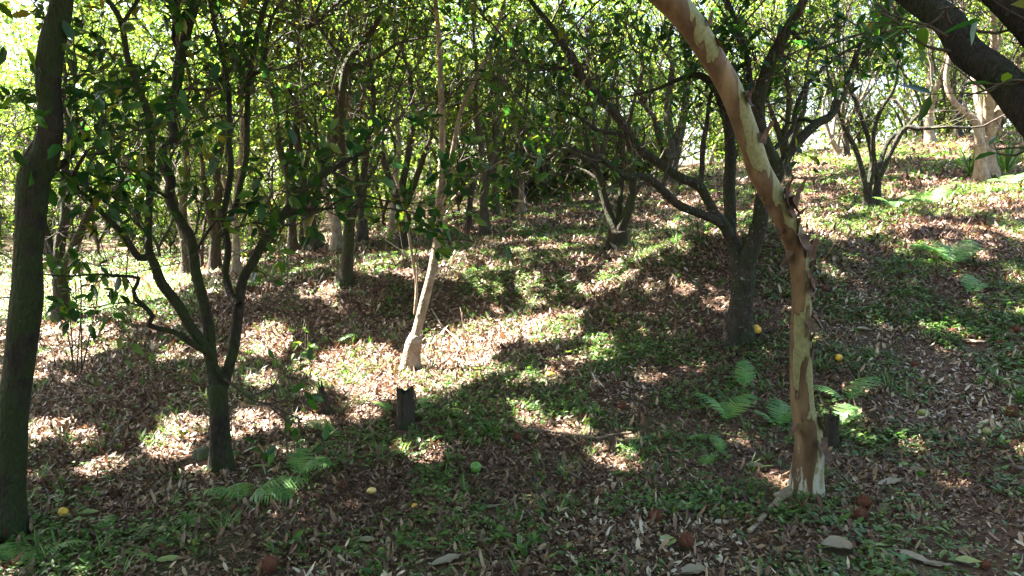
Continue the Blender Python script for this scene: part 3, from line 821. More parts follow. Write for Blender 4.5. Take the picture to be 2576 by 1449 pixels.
# strap leaved clumps: lily tuft and the spiky plants by the right trunks
def tuft(label, px, py, nb, L, w, seed, mat='weed'):
    b = G(px, py); r = np.random.default_rng(seed); k = nb
    root = empty("grass_tuft" if w < .02 else "spiky_plant", b, label, "plant")
    th = r.random(k) * 6.283
    ax = np.stack([np.cos(th) * .7, np.sin(th) * .7, .5 + r.random(k)], -1)
    nr = np.stack([-np.cos(th), -np.sin(th), np.full(k, .6)], -1)
    Ls = L * (.6 + .5 * r.random(k))
    link("foliage", leaf_mesh("foliage", M[mat], np.zeros((k, 3)), ax, nr, Ls, np.full(k, w), T8, r.random(k), -.45 * r.random(k)), root)
tuft("narrow-leaved green tuft in the middle foreground above the fallen stick", 1236, 1100, 14, .17, .014, 1)
tuft("spiky strap-leaved clump at the foot of the white right trunk", 2530, 440, 30, .8, .035, 2)
tuft("dark strap-leaved clump left of the white right trunk", 2440, 440, 24, .6, .03, 3)
tuft("bright strap-leaved clump in the sunlit gap left of the orange-brown sapling", 2035, 372, 30, .8, .03, 4)
tuft("strap-leaved clump behind the sunlit gap near the right clearing", 2075, 362, 26, .8, .03, 5)
tuft("grassy tuft low at the right edge in the foreground", 2560, 1010, 14, .2, .012, 6)

# ------------------------------------------------------------------ ferns
def frond_mesh(L, seed):
    r = np.random.default_rng(seed); npair = 15
    t = np.linspace(0, 1, 14)
    bend = r.uniform(.5, 1.0)
    ang = 1.2 - t * bend * 1.6
    dx = np.cos(ang) * L / 13; dz = np.sin(ang) * L / 13
    P = np.stack([np.cumsum(dx) - dx[0], r.normal() * .05 * L * t ** 2, np.cumsum(dz) - dz[0]], -1)
    Vr, fr, sr = tube(P, np.linspace(.0028, .0008, 14), 4)
    Vs, Fs, Ss, Rn = [Vr], [fr], [sr], [np.full(len(Vr), .9)]
    o = len(Vr)
    for k in range(npair):
        tt = .16 + .83 * k / npair
        i = min(int(tt * 13), 12); fr_ = tt * 13 - i
        q = P[i] + (P[i+1] - P[i]) * fr_; d = unit(P[i+1] - P[i])
        w = L * .36 * (math.sin(math.pi * min(1, (tt - .08) * .98) ** .75)) ** .8 * (1 - .12 * r.random())
        for sg in (-1, 1):
            side = np.array([0, sg, 0.0]); up = np.cross(d, [0, 1, 0.]); up = up if up[2] > 0 else -up
            a = unit(side + d * .42 + np.array([0, 0, -.12]) + r.normal(size=3) * .05)
            c = unit(np.cross(up, a))
            ns = 9; pts = []
            bw = L / npair * .43
            for s_ in range(ns):
                u = s_ / (ns - 1)
                ww = bw * (1 - u) ** .55 * (1.0 if s_ % 2 == 0 else .62)
                cen = q + a * w * u - up * w * .15 * u * u
                pts.append(cen + c * ww * (1 - .15 * (s_ == 0))); pts.append(cen - c * ww)
            pts = np.array(pts); Vs.append(pts)
            ff = np.array([[2*s_, 2*s_+1, 2*s_+3, 2*s_+2] for s_ in range(ns - 1)]).ravel() + o
            Fs.append(ff); Ss.append(np.full(ns - 1, 4)); Rn.append(np.full(len(pts), r.random())); o += len(pts)
    return make_mesh("frond", np.concatenate(Vs), np.concatenate(Fs), np.concatenate(Ss), M['fern'], {"rnd": np.concatenate(Rn)}, smooth=False)
FROND = [frond_mesh(1.0, 40 + k) for k in range(4)]
def fern(label, px, py, L, dirs, tilt=0.0, seed=0):
    b = G(px, py); r = np.random.default_rng(seed + px)
    root = empty("fern", b, label, "fern")
    for k, a in enumerate(dirs):
        o = link("frond", FROND[(seed + k) % 4], root)
        s = L * r.uniform(.55, .88)
        o.scale = (s, s, s)
        o.rotation_euler = (r.normal() * .15, tilt + r.normal() * .12, math.radians(a))
R_ = math.radians
fern("upright fern with two bright fronds beside the forked left tree", 745, 1205, .36, (95, 20, 340), -.1, 1)
fern("wide spreading fern lower left, below the forked tree", 620, 1262, .40, (200, 20, 350, 120), .25, 2)
fern("tall single-frond fern left of the peeling tree", 1875, 985, .34, (80, 100), -.45, 3)
fern("arching fern with spread fronds left of the peeling tree, below the tall one", 1830, 1065, .36, (30, 150, 80), -.1, 1)
fern("shaded fern close against the left side of the peeling tree", 1955, 1080, .36, (80, 160, 20), -.1, 2)
fern("sunlit fern glowing beside the decayed stump right of the peeling tree", 2110, 1078, .33, (25, 60, 350), -.1, 3)
fern("shaded fern arching behind the glowing fern", 2130, 1020, .42, (30, 150), -.1, 0)
fern("big sunlit fern on the right slope", 2395, 672, .58, (35, 150, 90, 0), -.1, 1)
fern("small fern high on the right slope below the big sunlit fern", 2440, 745, .34, (80, 20), -.2, 2)
fern("low fern at the lower left corner by the dark trunk", 95, 1420, .24, (20, 80, 150), .0, 3)
fern("fern in the lower left corner, cut by the frame", 20, 1430, .24, (30, 120), .0, 0)
fern("flat fern frond on the litter at lower left", 440, 1315, .20, (200, 340), .25, 1)
fern("flat fern right of the corner fern at lower left", 250, 1345, .18, (340, 200, 90), .2, 2)
fern("small fern left of the bright patch", 840, 870, .28, (10, 160), .0, 3)
fern("sunlit fern frond below the small broken stump", 850, 1095, .34, (340, 170), .2, 0)
fern("small fern touching the left side of the big stump", 975, 1040, .22, (150, 110), .0, 1)
fern("small fern touching the right side of the big stump", 1050, 1040, .22, (20, 60), .0, 2)
fern("yellow-green fern left of the peeling tree's foot", 1765, 1180, .20, (60, 10), -.1, 3)
fern("little fern upright before the peeling tree", 1815, 1145, .18, (80, 110), -.4, 0)
fern("trailing fern frond on the litter left of the little upright fern", 1720, 1110, .24, (340, 10), .3, 1)
fern("fern at the foot of the twin-stemmed tree on the right slope", 2245, 530, .55, (60, 120, 10), -.1, 2)
fern("fern at the edge of the bright grass on the right", 2350, 520, .5, (30, 150, 80), -.1, 3)
fern("fern under the white right trunk", 2540, 470, .6, (60, 150, 10), .0, 0)
fern("thin small fern on the bare soil at the right", 2228, 1120, .13, (40, 150), .0, 1)

# ------------------------------------------------------------------ stumps, rock, sticks, roots
def lump(name, R, h, seed, mat, top_jag=.0, sides=22, rings=12, rough=.12, taper=.85, hollow=True):
    r = np.random.default_rng(seed)
    a = np.arange(sides) * 2 * math.pi / sides
    prof = 1 + rough * (np.sin(a*3+r.random()*6) + .6*np.sin(a*5+r.random()*6) + .5*np.sin(a*9+r.random()*6))
    V = []
    for i in range(rings):
        t = i / (rings - 1)
        rad = R * (1 + .35 * math.exp(-t * 7) - (1 - taper) * t) * prof * (1 + r.normal(size=sides) * .025)
        z = -.05 + (h + .05) * t + (top_jag * h * r.random(sides) * t ** 3)
        V.append(np.stack([rad * np.cos(a), rad * np.sin(a), np.broadcast_to(z, (sides,))], -1))
    top = V[-1]
    if hollow:
        V.append(top * [.72, .72, 1] - [0, 0, .01]); V.append(top * [.45, .45, 1] - [0, 0, h * .22]); V.append(top * [.12, .12, 1] - [0, 0, h * .25])
    else:
        V.append(top * [.75, .75, 1] + [0, 0, h * .06]); V.append(top * [.3, .3, 1] + [0, 0, h * .1])
    n_ = len(V); V = np.concatenate(V)
    i = np.arange(n_ - 1)[:, None] * sides; j = np.arange(sides)[None, :]; j2 = (j + 1) % sides
    Fq = np.stack([i + j, i + j2, i + sides + j2, i + sides + j], -1).reshape(-1)
    cap = np.arange(sides) + (n_ - 1) * sides
    return make_mesh(name, V, np.concatenate([Fq, cap]), np.concatenate([np.full((n_-1)*sides, 4), [sides]]), mat)

def solid(name, label, cat, px, py, me, rz=0, tilt=(0, 0), dz=0, group=None):
    b = G(px, py); o = link(name, me, None, (b[0], b[1], b[2] + dz)); KEEP.append((b[0], b[1], max(abs(v.co.x) for v in me.vertices) + .01))
    o.rotation_euler = (tilt[0], tilt[1], rz)
    return tag(o, label, cat, group)
solid("stump", "upright dark weathered stump below the bright patch, cracked top", "stump", 1018, 1072, lump("stump", .056, .225, 3, M['stump'], .22, rough=.13, taper=.95))
solid("stump", "small broken leaning stump left of the upright dark stump", "stump", 826, 1040, lump("stump", .030, .15, 5, M['stump'], .7, rough=.14, taper=.6), tilt=(0, -.25))
solid("stump", "decayed black stump tight behind the foot of the peeling tree", "stump", 2088, 1125, lump("stump", .045, .17, 8, M['stump'], .3, rough=.16, taper=.9))
solid("rock", "mossy rounded rock against the foot of the forked left tree", "rock", 507, 1152, lump("rock", .075, .055, 9, M['stone'], .1, rough=.10, taper=.55, hollow=False))
solid("stump", "little pointed stub on the crest beyond the dappled slope", "stump", 1312, 540, lump("stump", .09, .45, 10, M['deadwood'], .6, rough=.14, taper=.4))

def stick(name, label, pts, rad, mat='deadwood', cat="stick", seed=0, fork=None, lift=.012):
    P = [G(x, y) + [0, 0, lift + rad] for x, y in pts]
    for p_ in P[::1]:
        KEEP.append((p_[0], p_[1], rad * 1.5 + .006))
    o = P[0].copy(); P = [p - o for p in P]
    P, R = smooth_path(P, np.linspace(rad, rad * .55, len(P)), .02)
    parts = [tube(P, R, 8, .15, 0, seed)]
    r = np.random.default_rng(seed)
    for k in range(fork or 0):
        i = r.integers(2, len(P) - 1); d = unit(np.gradient(P, axis=0)[i] + r.normal(size=3) * [.01, .01, .006])
        q = np.array([P[i] + unit(d + [r.normal() * .5, r.normal() * .5, .1]) * u for u in np.linspace(0, .12, 5)])
        parts.append(tube(q, np.linspace(R[i] * .6, R[i] * .25, 5), 5))
    V, f, s = join(parts)
    ob = link(name, make_mesh(name, V, f, s, M[mat]), None, o)
    return tag(ob, label, cat)
stick("fallen_branch", "long crooked brown branch lying across the middle foreground", [(1268,1078),(1300,1095),(1340,1092),(1400,1098),(1450,1105),(1500,1112),(1540,1104),(1590,1098)], .014, seed=1, fork=2)
stick("stick", "thin pale curved twig lying below the fallen branch", [(1636,1122),(1640,1150),(1632,1185),(1630,1205),(1655,1230),(1690,1252),(1720,1268)], .005, seed=2)
stick("root", "tapering root crawling away from the peeling tree toward the bottom", [(1985,1248),(1962,1262),(1940,1285),(1915,1312),(1885,1345)], .022, 'bark_pale', "root", 3, lift=-.006)
stick("root", "short knuckled root at the left foot of the peeling tree", [(2012,1215),(1995,1232),(1975,1246),(1950,1256)], .028, 'bark_pale', "root", 4, lift=-.01)
stick("stick", "dark straight stick on the litter left of the forked tree", [(325,1070),(350,1050),(385,1020)], .012, 'bark', seed=5)
stick("stick", "dark stick lying right of the orange fruit", [(1895,850),(1930,842),(1975,838),(2005,830)], .014, 'bark', seed=6)
stick("stick", "slim brown stick right of the forked left tree's foot", [(585,1082),(640,1062),(700,1052),(735,1050)], .007, seed=7)
stick("stick", "long thin dark stick curving along the bottom, right of centre", [(1640,1378),(1700,1388),(1750,1392),(1800,1395)], .006, 'bark', seed=8)
stick("stick", "thin bare twig at the bottom edge, centre", [(1130,1430),(1190,1424),(1270,1422),(1330,1418)], .005, seed=9)
stick("stick", "pale bare twig in the bright patch right of the pale sapling", [(1085,790),(1110,830),(1130,850),(1155,880),(1150,905)], .007, 'bark_pale', seed=10, lift=.05)
stick("stick", "small curved twig at the lower left among dead leaves", [(110,1290),(118,1262),(130,1245),(160,1230)], .005, seed=11)
stick("stick", "dark stick on the litter below the lower left dapples", [(440,1400),(470,1390),(520,1402)], .006, 'bark', seed=12)
stick("stick", "thin grey stick on the upper right slope behind the peeling tree", [(2225,745),(2270,738),(2330,720)], .01, 'bark', seed=13)

# ------------------------------------------------------------------ fruit and husks
def ball(name, r, mat, sq=1.0, seed=0, half=False, u=20, v=12):
    a = np.arange(u) * 2 * math.pi / u
    lo = 0 if half else -math.pi / 2
    b = np.linspace(lo, math.pi / 2, v)
    rr = 1 + .02 * np.sin(a * 2 + seed)
    V = np.array([[r * rr[i] * math.cos(t) * math.cos(a[i]), r * rr[i] * math.cos(t) * math.sin(a[i]), r * sq * math.sin(t)] for t in b for i in range(u)])
    i = np.arange(v - 1)[:, None] * u; j = np.arange(u)[None, :]; j2 = (j + 1) % u
    Fq = np.stack([i + j, i + j2, i + u + j2, i + u + j], -1).reshape(-1)
    return make_mesh(name, V, np.concatenate([Fq, np.arange(u)[::-1]]), np.concatenate([np.full((v-1)*u, 4), [u]]), mat)
def fruit(nm, label, px, py, r, mat, sq=.95, half=False, tilt=(0, 0), stem=True):
    b = G(px, py); KEEP.append((b[0], b[1], r * 1.1)); root = empty(nm, b + [0, 0, r * (.85 if not half else .12) + .006], label, "fruit")
    root.rotation_euler = (tilt[0], tilt[1], px * .01)
    link("rind", ball("rind", r, M[mat], sq, px, half), root)
    if stem and not half:
        V, f, s = tube(np.array([[0, 0, r * sq * .96], [.001, 0, r * sq * 1.02], [.002, 0, r * sq * 1.06]]), [.004, .0035, .003], 6)
        link("stalk_scar", make_mesh("stalk_scar", V, f, s, M['flake']), root)
fruit("orange", "round yellow-orange fruit at the foot of the lichen tree", 1902, 842, .042, 'orange', tilt=(.6, .4))
fruit("orange", "half an orange lying cut side down in mid slope", 1383, 947, .040, 'orange', .75, True, (.15, .1))
fruit("orange", "small deep-orange fruit behind the peeling tree on its right", 2110, 910, .028, 'orange', tilt=(.4, 1))
fruit("green_fruit", "round green citrus on the litter in the middle foreground", 1197, 1190, .033, 'lime', tilt=(.5, .7))
fruit("orange", "small yellow fruit on dark litter at lower left", 160, 1302, .025, 'orange', tilt=(.3, .8))
fruit("fruit", "bruised yellow fruit piece below the green citrus, left", 935, 1247, .026, 'flesh', .7, False, (.3, .2), False)
fruit("fruit", "small tan fruit lying right of the bruised yellow one", 1043, 1282, .016, 'orange', .8, False, (.3, .2), False)
fruit("green_fruit", "oblong yellow-green fruit on the litter near the right edge", 2322, 1050, .026, 'lemon', 1.5, False, (1.4, .5))
fruit("green_fruit", "oblong yellow-brown fruit right of the glowing fern, nearer the edge", 2482, 1098, .026, 'lemon', 1.5, False, (1.4, 1.0))
fruit("fruit", "tiny orange fruit on the shaded litter at lower left of centre", 468, 940, .016, 'orange', .8, False, (.3, .2), False)
fruit("fruit", "tiny orange fruit left of the small leafy sprig", 447, 902, .014, 'orange', .8, False, (.3, .2), False)
fruit("fruit", "brown-yellow windfall at the bottom left of centre", 524, 1358, .016, 'lemon', .8, False, (.3, .2), False)

def spike_mesh():
    r = np.random.default_rng(9); parts = []
    K = 620
    d = r.normal(size=(K, 3)); d /= np.linalg.norm(d, axis=1, keepdims=True)
    Vs = []
    for k in range(K):
        s1 = unit(np.cross(d[k], r.normal(size=3))); s2 = np.cross(d[k], s1)
        L = r.uniform(.80, 1.12); tip = unit(d[k] + r.normal(size=3) * .16) * L
        b = d[k] * .55; w = .030
        Vs += [b + s1 * w, b + (-.5 * s1 + .87 * s2) * w, b + (-.5 * s1 - .87 * s2) * w, tip]
    ff = np.array([[0,1,3],[1,2,3],[2,0,3]]).ravel()
    faces = (ff[None] + 4 * np.arange(K)[:, None]).ravel()
    return make_mesh("spines", np.array(Vs), faces, np.full(3 * K, 3), M['husk'], smooth=False)
SPK = spike_mesh(); CORE = ball("core", .66, M['husk'])
husks = [(1650,1318,.042,"dark spiny chestnut husk, left one of the two near the bottom centre-right"),
 (1728,1382,.043,"red-brown spiny chestnut husk beside the round pale leaf near the bottom"),
 (2172,1282,.045,"upper of two touching spiny husks right of the peeling tree's foot"),
 (2163,1312,.040,"lower of two touching spiny husks right of the peeling tree's foot"),
 (1565,1032,.036,"spiny chestnut husk right of the bright green seedling, mid foreground"),
 (1302,1113,.037,"spiny husk lying against the left end of the fallen branch"),
 (1460,1058,.028,"small broken spiny husk left of the bright green seedling"),
 (2395,846,.038,"lone spiny husk on the right slope, left of a pair near the edge"),
 (2515,876,.036,"reddish spiny husk next to a pale curled leaf near the right edge"),
 (2556,838,.036,"spiny husk highest up at the right edge"),
 (2543,1052,.045,"bright rusty spiny husk at the right edge in the sun"),
 (2300,926,.028,"small dark spiny husk on the green slope right of the peeling tree"),
 (680,1442,.045,"spiny husk cut by the bottom edge left of centre"),
 (2073,734,.036,"dark red spiny husk behind the peeling tree's upper trunk"),
 (712,1026,.026,"small dark husk on the litter between forked tree and bright patch"),
 (618,1145,.026,"small dark husk right of the forked left tree's foot"),
 (2478,1437,.028,"flattened spiny husk at the bottom right corner")]
h0 = None
for k, (x, y, r_, lb) in enumerate(husks):
    b = G(x, y); KEEP.append((b[0], b[1], r_)); b = b + [0, 0, r_ * .85 + .004]
    if h0 is None:
        h0 = empty("chestnut_husk", b, lb, "chestnut husk", "spiny chestnut husks scattered on the ground")
        link("core", CORE, h0); link("spines", SPK, h0); h0.scale = (r_,) * 3
    else:
        copy_thing(h0, b, k * 1.3, r_, lb, tilt=(k * .7, k * .4))

# distinct fallen leaves
T_big = T8
def big_leaf(label, px, py, L, w, rnd, az, curl=.15, tilt=.1):
    b = G(px, py); KEEP.append((b[0], b[1], L * .42)); b = b + [0, 0, .014]; r = np.random.default_rng(px)
    k = 9; t = np.linspace(0, 1, k)
    Wd = w * np.sin(np.pi * np.clip(t, .02, .98) ** .85) ** .8
    V = []
    for i in range(k):
        z = curl * L * (t[i] - .4) ** 2 * 1.5
        for s_ in (-1, -.5, 0, .5, 1):
            wob = r.normal() * .03 * L if abs(s_) == 1 else 0
            V.append((L * (t[i] - .5), Wd[i] * .5 * s_ + wob * .4, z + abs(s_) ** 1.5 * Wd[i] * .28 + wob * .5))
    V = np.array(V)
    i = np.arange(k - 1)[:, None] * 5; j = np.arange(4)[None, :]
    Fq = np.stack([i + j, i + j + 1, i + 6 + j, i + 5 + j], -1).reshape(-1)
    me = make_mesh("fallen_leaf", V, Fq, np.full((k-1)*4, 4), M['fallen'], {"rnd": np.full(len(V), rnd)})
    o = link("fallen_leaf", me, None, b); o.rotation_euler = (tilt, r.normal() * .1, math.radians(az))
    tag(o, label, "leaf", "large fallen leaves")
big_leaf("big broad grey dead leaf near the bottom right, lobed and flat", 2110, 1385, .15, .10, .12, -20)
big_leaf("yellow-green oval leaf flat on the ground in the bottom right corner", 2428, 1422, .13, .055, .95, -30)
big_leaf("long pale curled dead leaf at the bottom right", 2300, 1412, .17, .05, .2, -35)
big_leaf("tan curled dead leaf next to the bottom right corner leaf", 2360, 1430, .12, .04, .1, -10)
big_leaf("narrow yellow-green leaf above the grey lobed leaf", 2218, 1380, .085, .025, .8, 5)
big_leaf("pale folded dead leaf near the bottom edge, centre", 1125, 1420, .16, .05, .25, 35)
big_leaf("brown rolled leaf on the litter below the green citrus", 1240, 1282, .11, .03, .05, 15)
big_leaf("white upturned dead leaf low left of centre", 922, 1368, .09, .045, .35, 0)
big_leaf("round pale green leaf beside the bottom chestnut husk", 1680, 1372, .09, .075, .75, 60)
big_leaf("pale crumpled dead leaf above the two touching husks", 2240, 1222, .15, .06, .2, 10)
big_leaf("dark upright curled leaf right of the peeling tree", 2315, 1195, .10, .05, .0, -50, .9, .5)
big_leaf("pale round-ended leaf near bottom right of centre, by the roots", 1818, 1325, .09, .05, .3, 20)
big_leaf("tan leaf in the sun spot left of the peeling tree", 1900, 1180, .10, .06, .2, -20)
big_leaf("large pale leaf on the green slope right of the peeling tree", 2175, 835, .13, .07, .25, -10)
big_leaf("long bright curled leaf between the husks near the right edge", 2450, 865, .20, .05, .3, -15)
big_leaf("yellow-green narrow leaf at the left bottom", 425, 1418, .12, .04, .9, 15)
big_leaf("olive rolled leaf on the litter at left bottom by the dark trunk", 225, 1298, .11, .045, .8, 10)
big_leaf("olive long leaf high on the litter at lower left", 660, 1180, .12, .035, .7, 20)
big_leaf("pale dead leaf near the bottom centre-left edge", 1745, 1448, .13, .07, .2, 10)

# peeling flakes on the peeling tree
def flake(P, nrm, tang, L, w, curl, seed):
    r = np.random.default_rng(seed); k = 7; V = []
    t = np.linspace(0, 1, k); sd = unit(np.cross(nrm, tang))
    for i in range(k):
        ang = curl * t[i]
        off = tang * L * t[i] * math.cos(ang * .5) + nrm * (L * t[i] * math.sin(ang) * .9)
        wd = w * (1 - .6 * t[i] ** 2) * (1 + r.normal() * .15)
        for s_ in (-1, 0, 1):
            V.append(P + off + sd * wd * s_ * .5 + nrm * abs(s_) * wd * .3)
    i = np.arange(k - 1)[:, None] * 3; j = np.arange(2)[None, :]
    Fq = np.stack([i + j, i + j + 1, i + 4 + j, i + 3 + j], -1).reshape(-1)
    return np.array(V), Fq, np.full((k - 1) * 2, 4)
locC = np.array(root_c.location)
fl = [(2046, 500 + 0, .0, .0)][:0] + [(1950 + (y_ - 470) * .31 if y_ < 640 else 2035, y_, .055, .035) for y_ in (484, 503, 517, 541, 549, 578, 590, 622, 629, 661, 690, 697, 738, 790, 801, 850)] + [(2052,1060,.13,.05),(2068,1085,.10,.05),(2046,905,.05,.025),(2045,870,.05,.02),(2040,820,.05,.02),(2043,760,.06,.03),(2042,720,.07,.03),(2038,680,.07,.035),(2030,640,.08,.04),(2018,600,.08,.04),
      (2000,560,.09,.05),(1985,530,.10,.05),(1968,500,.10,.05),(1955,480,.06,.05),(1912,370,.08,.03),(1905,345,.06,.03),(1862,225,.05,.03),(1855,240,.06,.03),(1795,90,.06,.02),(1775,60,.07,.02),(1790,75,.05,.03),
      (1905,485,.05,.02),(1908,500,.06,.02),(1985,1000,.04,.02),(2000,1060,.05,.03),(2035,700,.05,.03),(2030,655,.05,.03),(2012,575,.06,.04),(1975,512,.07,.05)]
for k, (x, y, L, w) in enumerate(fl):
    uu_, vv_ = to_px(TRUNK_C[0]); ii = int(np.argmin((vv_ - y) ** 2 + .2 * (uu_ - x) ** 2)); Cc = TRUNK_C[0][ii]; Rc = TRUNK_C[1][ii]
    sgn = 1 if x > uu_[ii] else -1
    r = np.random.default_rng(k)
    nrm = unit([.8 * sgn, -.6, .1]); tang = unit([r.normal() * .25, r.normal() * .2, -1 if k % 3 else 1])
    nrm = unit(nrm + r.normal(size=3) * .25)
    V, f, s = flake(Cc + nrm * Rc * .98 - locC, nrm, tang, L * r.uniform(.8, 1.4), w * r.uniform(1.0, 2.0), r.uniform(.15, .75), k)
    link("bark_flake", make_mesh("bark_flake", V, f, s, M['flake']), root_c)

# ------------------------------------------------------------------ litter, low plants, grass on the ground
def wedge(nn, y0, y1, margin=1.5, power=1.0):
    """points on the ground in what the camera sees and a little more"""
    y = y0 + (y1 - y0) * rng.random(nn) ** power
    x = (rng.random(nn) * 2 - 1) * (y * .68 + margin)
    return x, y
KA = np.array(KEEP)
def clear(x, y):
    ok = np.ones(len(x), bool)
    idx = np.nonzero(y < 9)[0]
    for kx, ky, kr in KEEP:
        d = np.hypot(kx, ky); ux, uy = -kx / d, -ky / d      # a little more room on the side towards the camera
        dx = x[idx] - kx; dy = y[idx] - ky
        a = dx * ux + dy * uy; b = dx * -uy + dy * ux
        bad = (np.abs(b) < kr * .95) & (a > -kr * .8) & (a < kr * 1.9)
        ok[idx[bad]] = False
    return ok
def rand_dirs(n_, up=1.0, spread=.6):
    v = rng.normal(size=(n_, 3)) * spread; v[:, 2] += up
    return v / np.linalg.norm(v, axis=1, keepdims=True)
def ground_normal(x, y):
    e = .1
    return np.stack([-(H(x+e, y)-H(x-e, y))/(2*e), -(H(x, y+e)-H(x, y-e))/(2*e), np.ones_like(x)], -1)

def litter(nn, y0, y1, l0, l1, tmpl, power):
    x, y = wedge(nn, y0, y1, 1.5, power)
    # thinner where soil shows
    keep = rng.random(nn) < np.clip(.35 + 1.3 * nA(x * 1.3 + 5, y * 1.3), .25, 1)
    uu_, vv_ = to_px(np.stack([x, y, H(x, y)], -1))
    keep &= ~((rng.random(nn) < .6) & in_poly(uu_, vv_, [(1560,800),(1640,720),(1700,690),(1800,695),(1830,750),(1700,780)]))
    keep &= clear(x, y)
    x, y = x[keep], y[keep]; k = len(x)
    L = l0 + (l1 - l0) * rng.random(k) ** 2.6
    pos = np.stack([x, y, H(x, y) + .003 + .022 * rng.random(k)], -1)
    th = rng.random(k) * 2 * math.pi
    ax = np.stack([np.cos(th), np.sin(th), rng.normal(size=k) * .22], -1)
    nr = ground_normal(x, y) * .9 + rng.normal(size=(k, 3)) * (.27 if y0 < 10 else .22)
    return leaves(pos, ax, nr, L, L * (.32 + .3 * rng.random(k)), tmpl, np.clip(rng.random(k) ** 1.5 * (.55 + .9 * nE(x * .7 + 3, y * .7)), 0, 1), rng.normal(size=k) * .7)
def cat4(L):
    o = 0; V, f, s, r = [], [], [], []
    for a in L:
        V.append(a[0]); f.append(a[1] + o); s.append(a[2]); r.append(a[3]); o += len(a[0])
    return np.concatenate(V), np.concatenate(f), np.concatenate(s), np.concatenate(r)
V, f, s, r = cat4([litter(150000, 2.2, 8, .010, .052, T8, .75), litter(150000, 2.2, 8, .010, .045, TF, .75), litter(260000, 7, 14, .02, .072, T4, .8), litter(110000, 13, 26, .05, .11, T4, .8)])
tag(link("leaf_litter", make_mesh("leaf_litter", V, f, s, M['litter'], {"rnd": r})),
    "curled brown and grey dead leaves carpeting the forest floor", "leaf litter", kind="stuff")

def green_density(x, y):
    u, v = to_px(np.stack([x, y, H(x, y)], -1))
    u = np.nan_to_num(u, nan=1288.); v = np.nan_to_num(v, nan=1400.)
    d = .25 + .75 * nA(x + 11, y + 3)
    right = np.clip((u - 700) / 600, 0, 1)
    d = d * (.45 + .75 * right)
    d = np.where((u < 700) & (v > 820) & (v < 1260), d * .35, d)
    d = np.where((u < 500) & (v < 1000), d * 1.6, d)
    d = np.where((u < 500) & (v < 800), 3, d)
    d = np.where((v > 1250) & (u < 500), d * 1.5, d)
    d = np.where((u > 1580) & (u < 1850) & (v > 680) & (v < 800), d * .2, d)
    d = np.where((v > 1130) & (u > 600), d * .68, d)
    d = np.where((u > 720) & (u < 1330) & (v > 800) & (v < 1010), d * .4, d)
    return d

def rosettes(nn, y0, y1, per, l0, l1, tmpl, power):
    x, y = wedge(nn, y0, y1, 1.2, power)
    g = nB(x * .9, y * .9)
    keep = rng.random(nn) < green_density(x, y) * np.clip(g * 3.2 - 1.15, 0.03, 1.3)
    keep &= clear(x, y)
    x, y = x[keep], y[keep]; k = len(x)
    hgt = (.015 + .05 * rng.random(k) ** 2)
    x = np.repeat(x, per); y = np.repeat(y, per); hgt = np.repeat(hgt, per); K = len(x)
    th = rng.random(K) * 2 * math.pi
    L = l0 + (l1 - l0) * rng.random(K) ** 2
    pos = np.stack([x + np.cos(th) * .004, y + np.sin(th) * .004, H(x, y) + .008 + hgt * (.6 + .4 * rng.random(K))], -1)
    ax = np.stack([np.cos(th), np.sin(th), .15 + rng.normal(size=K) * .3], -1)
    nr = np.stack([-np.cos(th) * .2, -np.sin(th) * .2, np.ones(K)], -1) + rng.normal(size=(K, 3)) * .22
    return leaves(pos, ax, nr, L, L * (.42 + .2 * rng.random(K)), tmpl, rng.random(K), -np.abs(rng.normal(size=K)) * .2)
V, f, s, r = cat4([rosettes(5200, 2.2, 7, 5, .028, .066, T8, .8), rosettes(56000, 2.2, 6.5, 4, .010, .040, T8, .8), rosettes(100000, 6, 12, 4, .014, .044, T4, .8), rosettes(70000, 11, 26, 4, .04, .09, T4, .8)])
tag(link("ground_cover", make_mesh("ground_cover", V, f, s, M['weed'], {"rnd": r})),
    "small green seedlings and creeping weeds over the leaf litter", "ground cover", kind="stuff")

tw = []
x, y = wedge(900, 2.4, 11, 1.0, .8)
for a_, b_ in zip(x, y):
    th = rng.random() * 6.283; L_ = rng.uniform(.06, .28); k = 4
    p_ = np.array([[a_ + math.cos(th) * L_ * t_ + rng.normal() * .008, b_ + math.sin(th) * L_ * t_ + rng.normal() * .008, 0] for t_ in np.linspace(0, 1, k)])
    p_[:, 2] = H(p_[:, 0], p_[:, 1]) + .014 + rng.random(k) * .012
    tw.append((p_, np.linspace(1, .5, k) * rng.uniform(.0012, .0035)))
tag(link("twig_litter", twig_mesh("twig_litter", tw, M['deadwood'])), "thin dry twigs strewn through the leaf litter", "twig litter", kind="stuff")

def grass(nc, y0, y1):
    x, y = wedge(nc, y0, y1, 1.0, .8)
    keep = rng.random(nc) < np.clip(nA(x * .8 + 31, y * .8 + 2) * 2.6 - 1.25, 0.02, 1)
    keep &= clear(x, y)
    x, y = x[keep], y[keep]; per = 9
    x = np.repeat(x, per); y = np.repeat(y, per); K = len(x)
    th = rng.random(K) * 2 * math.pi
    pos = np.stack([x + rng.normal(size=K) * .012, y + rng.normal(size=K) * .012, H(x, y)], -1)
    L = .05 + .10 * rng.random(K)
    ax = np.stack([np.cos(th) * .6, np.sin(th) * .6, .5 + rng.random(K)], -1)
    nr = np.stack([-np.cos(th), -np.sin(th), np.full(K, .5)], -1)
    return leaves(pos, ax, nr, L, np.full(K, .006) + .004 * rng.random(K), T8, rng.random(K), -.5 * rng.random(K))
V, f, s, r = grass(3000, 2.3, 14)
tag(link("grass", make_mesh("grass", V, f, s, M['weed'], {"rnd": r})), "thin green grass blades growing among fallen leaves", "grass", kind="stuff")

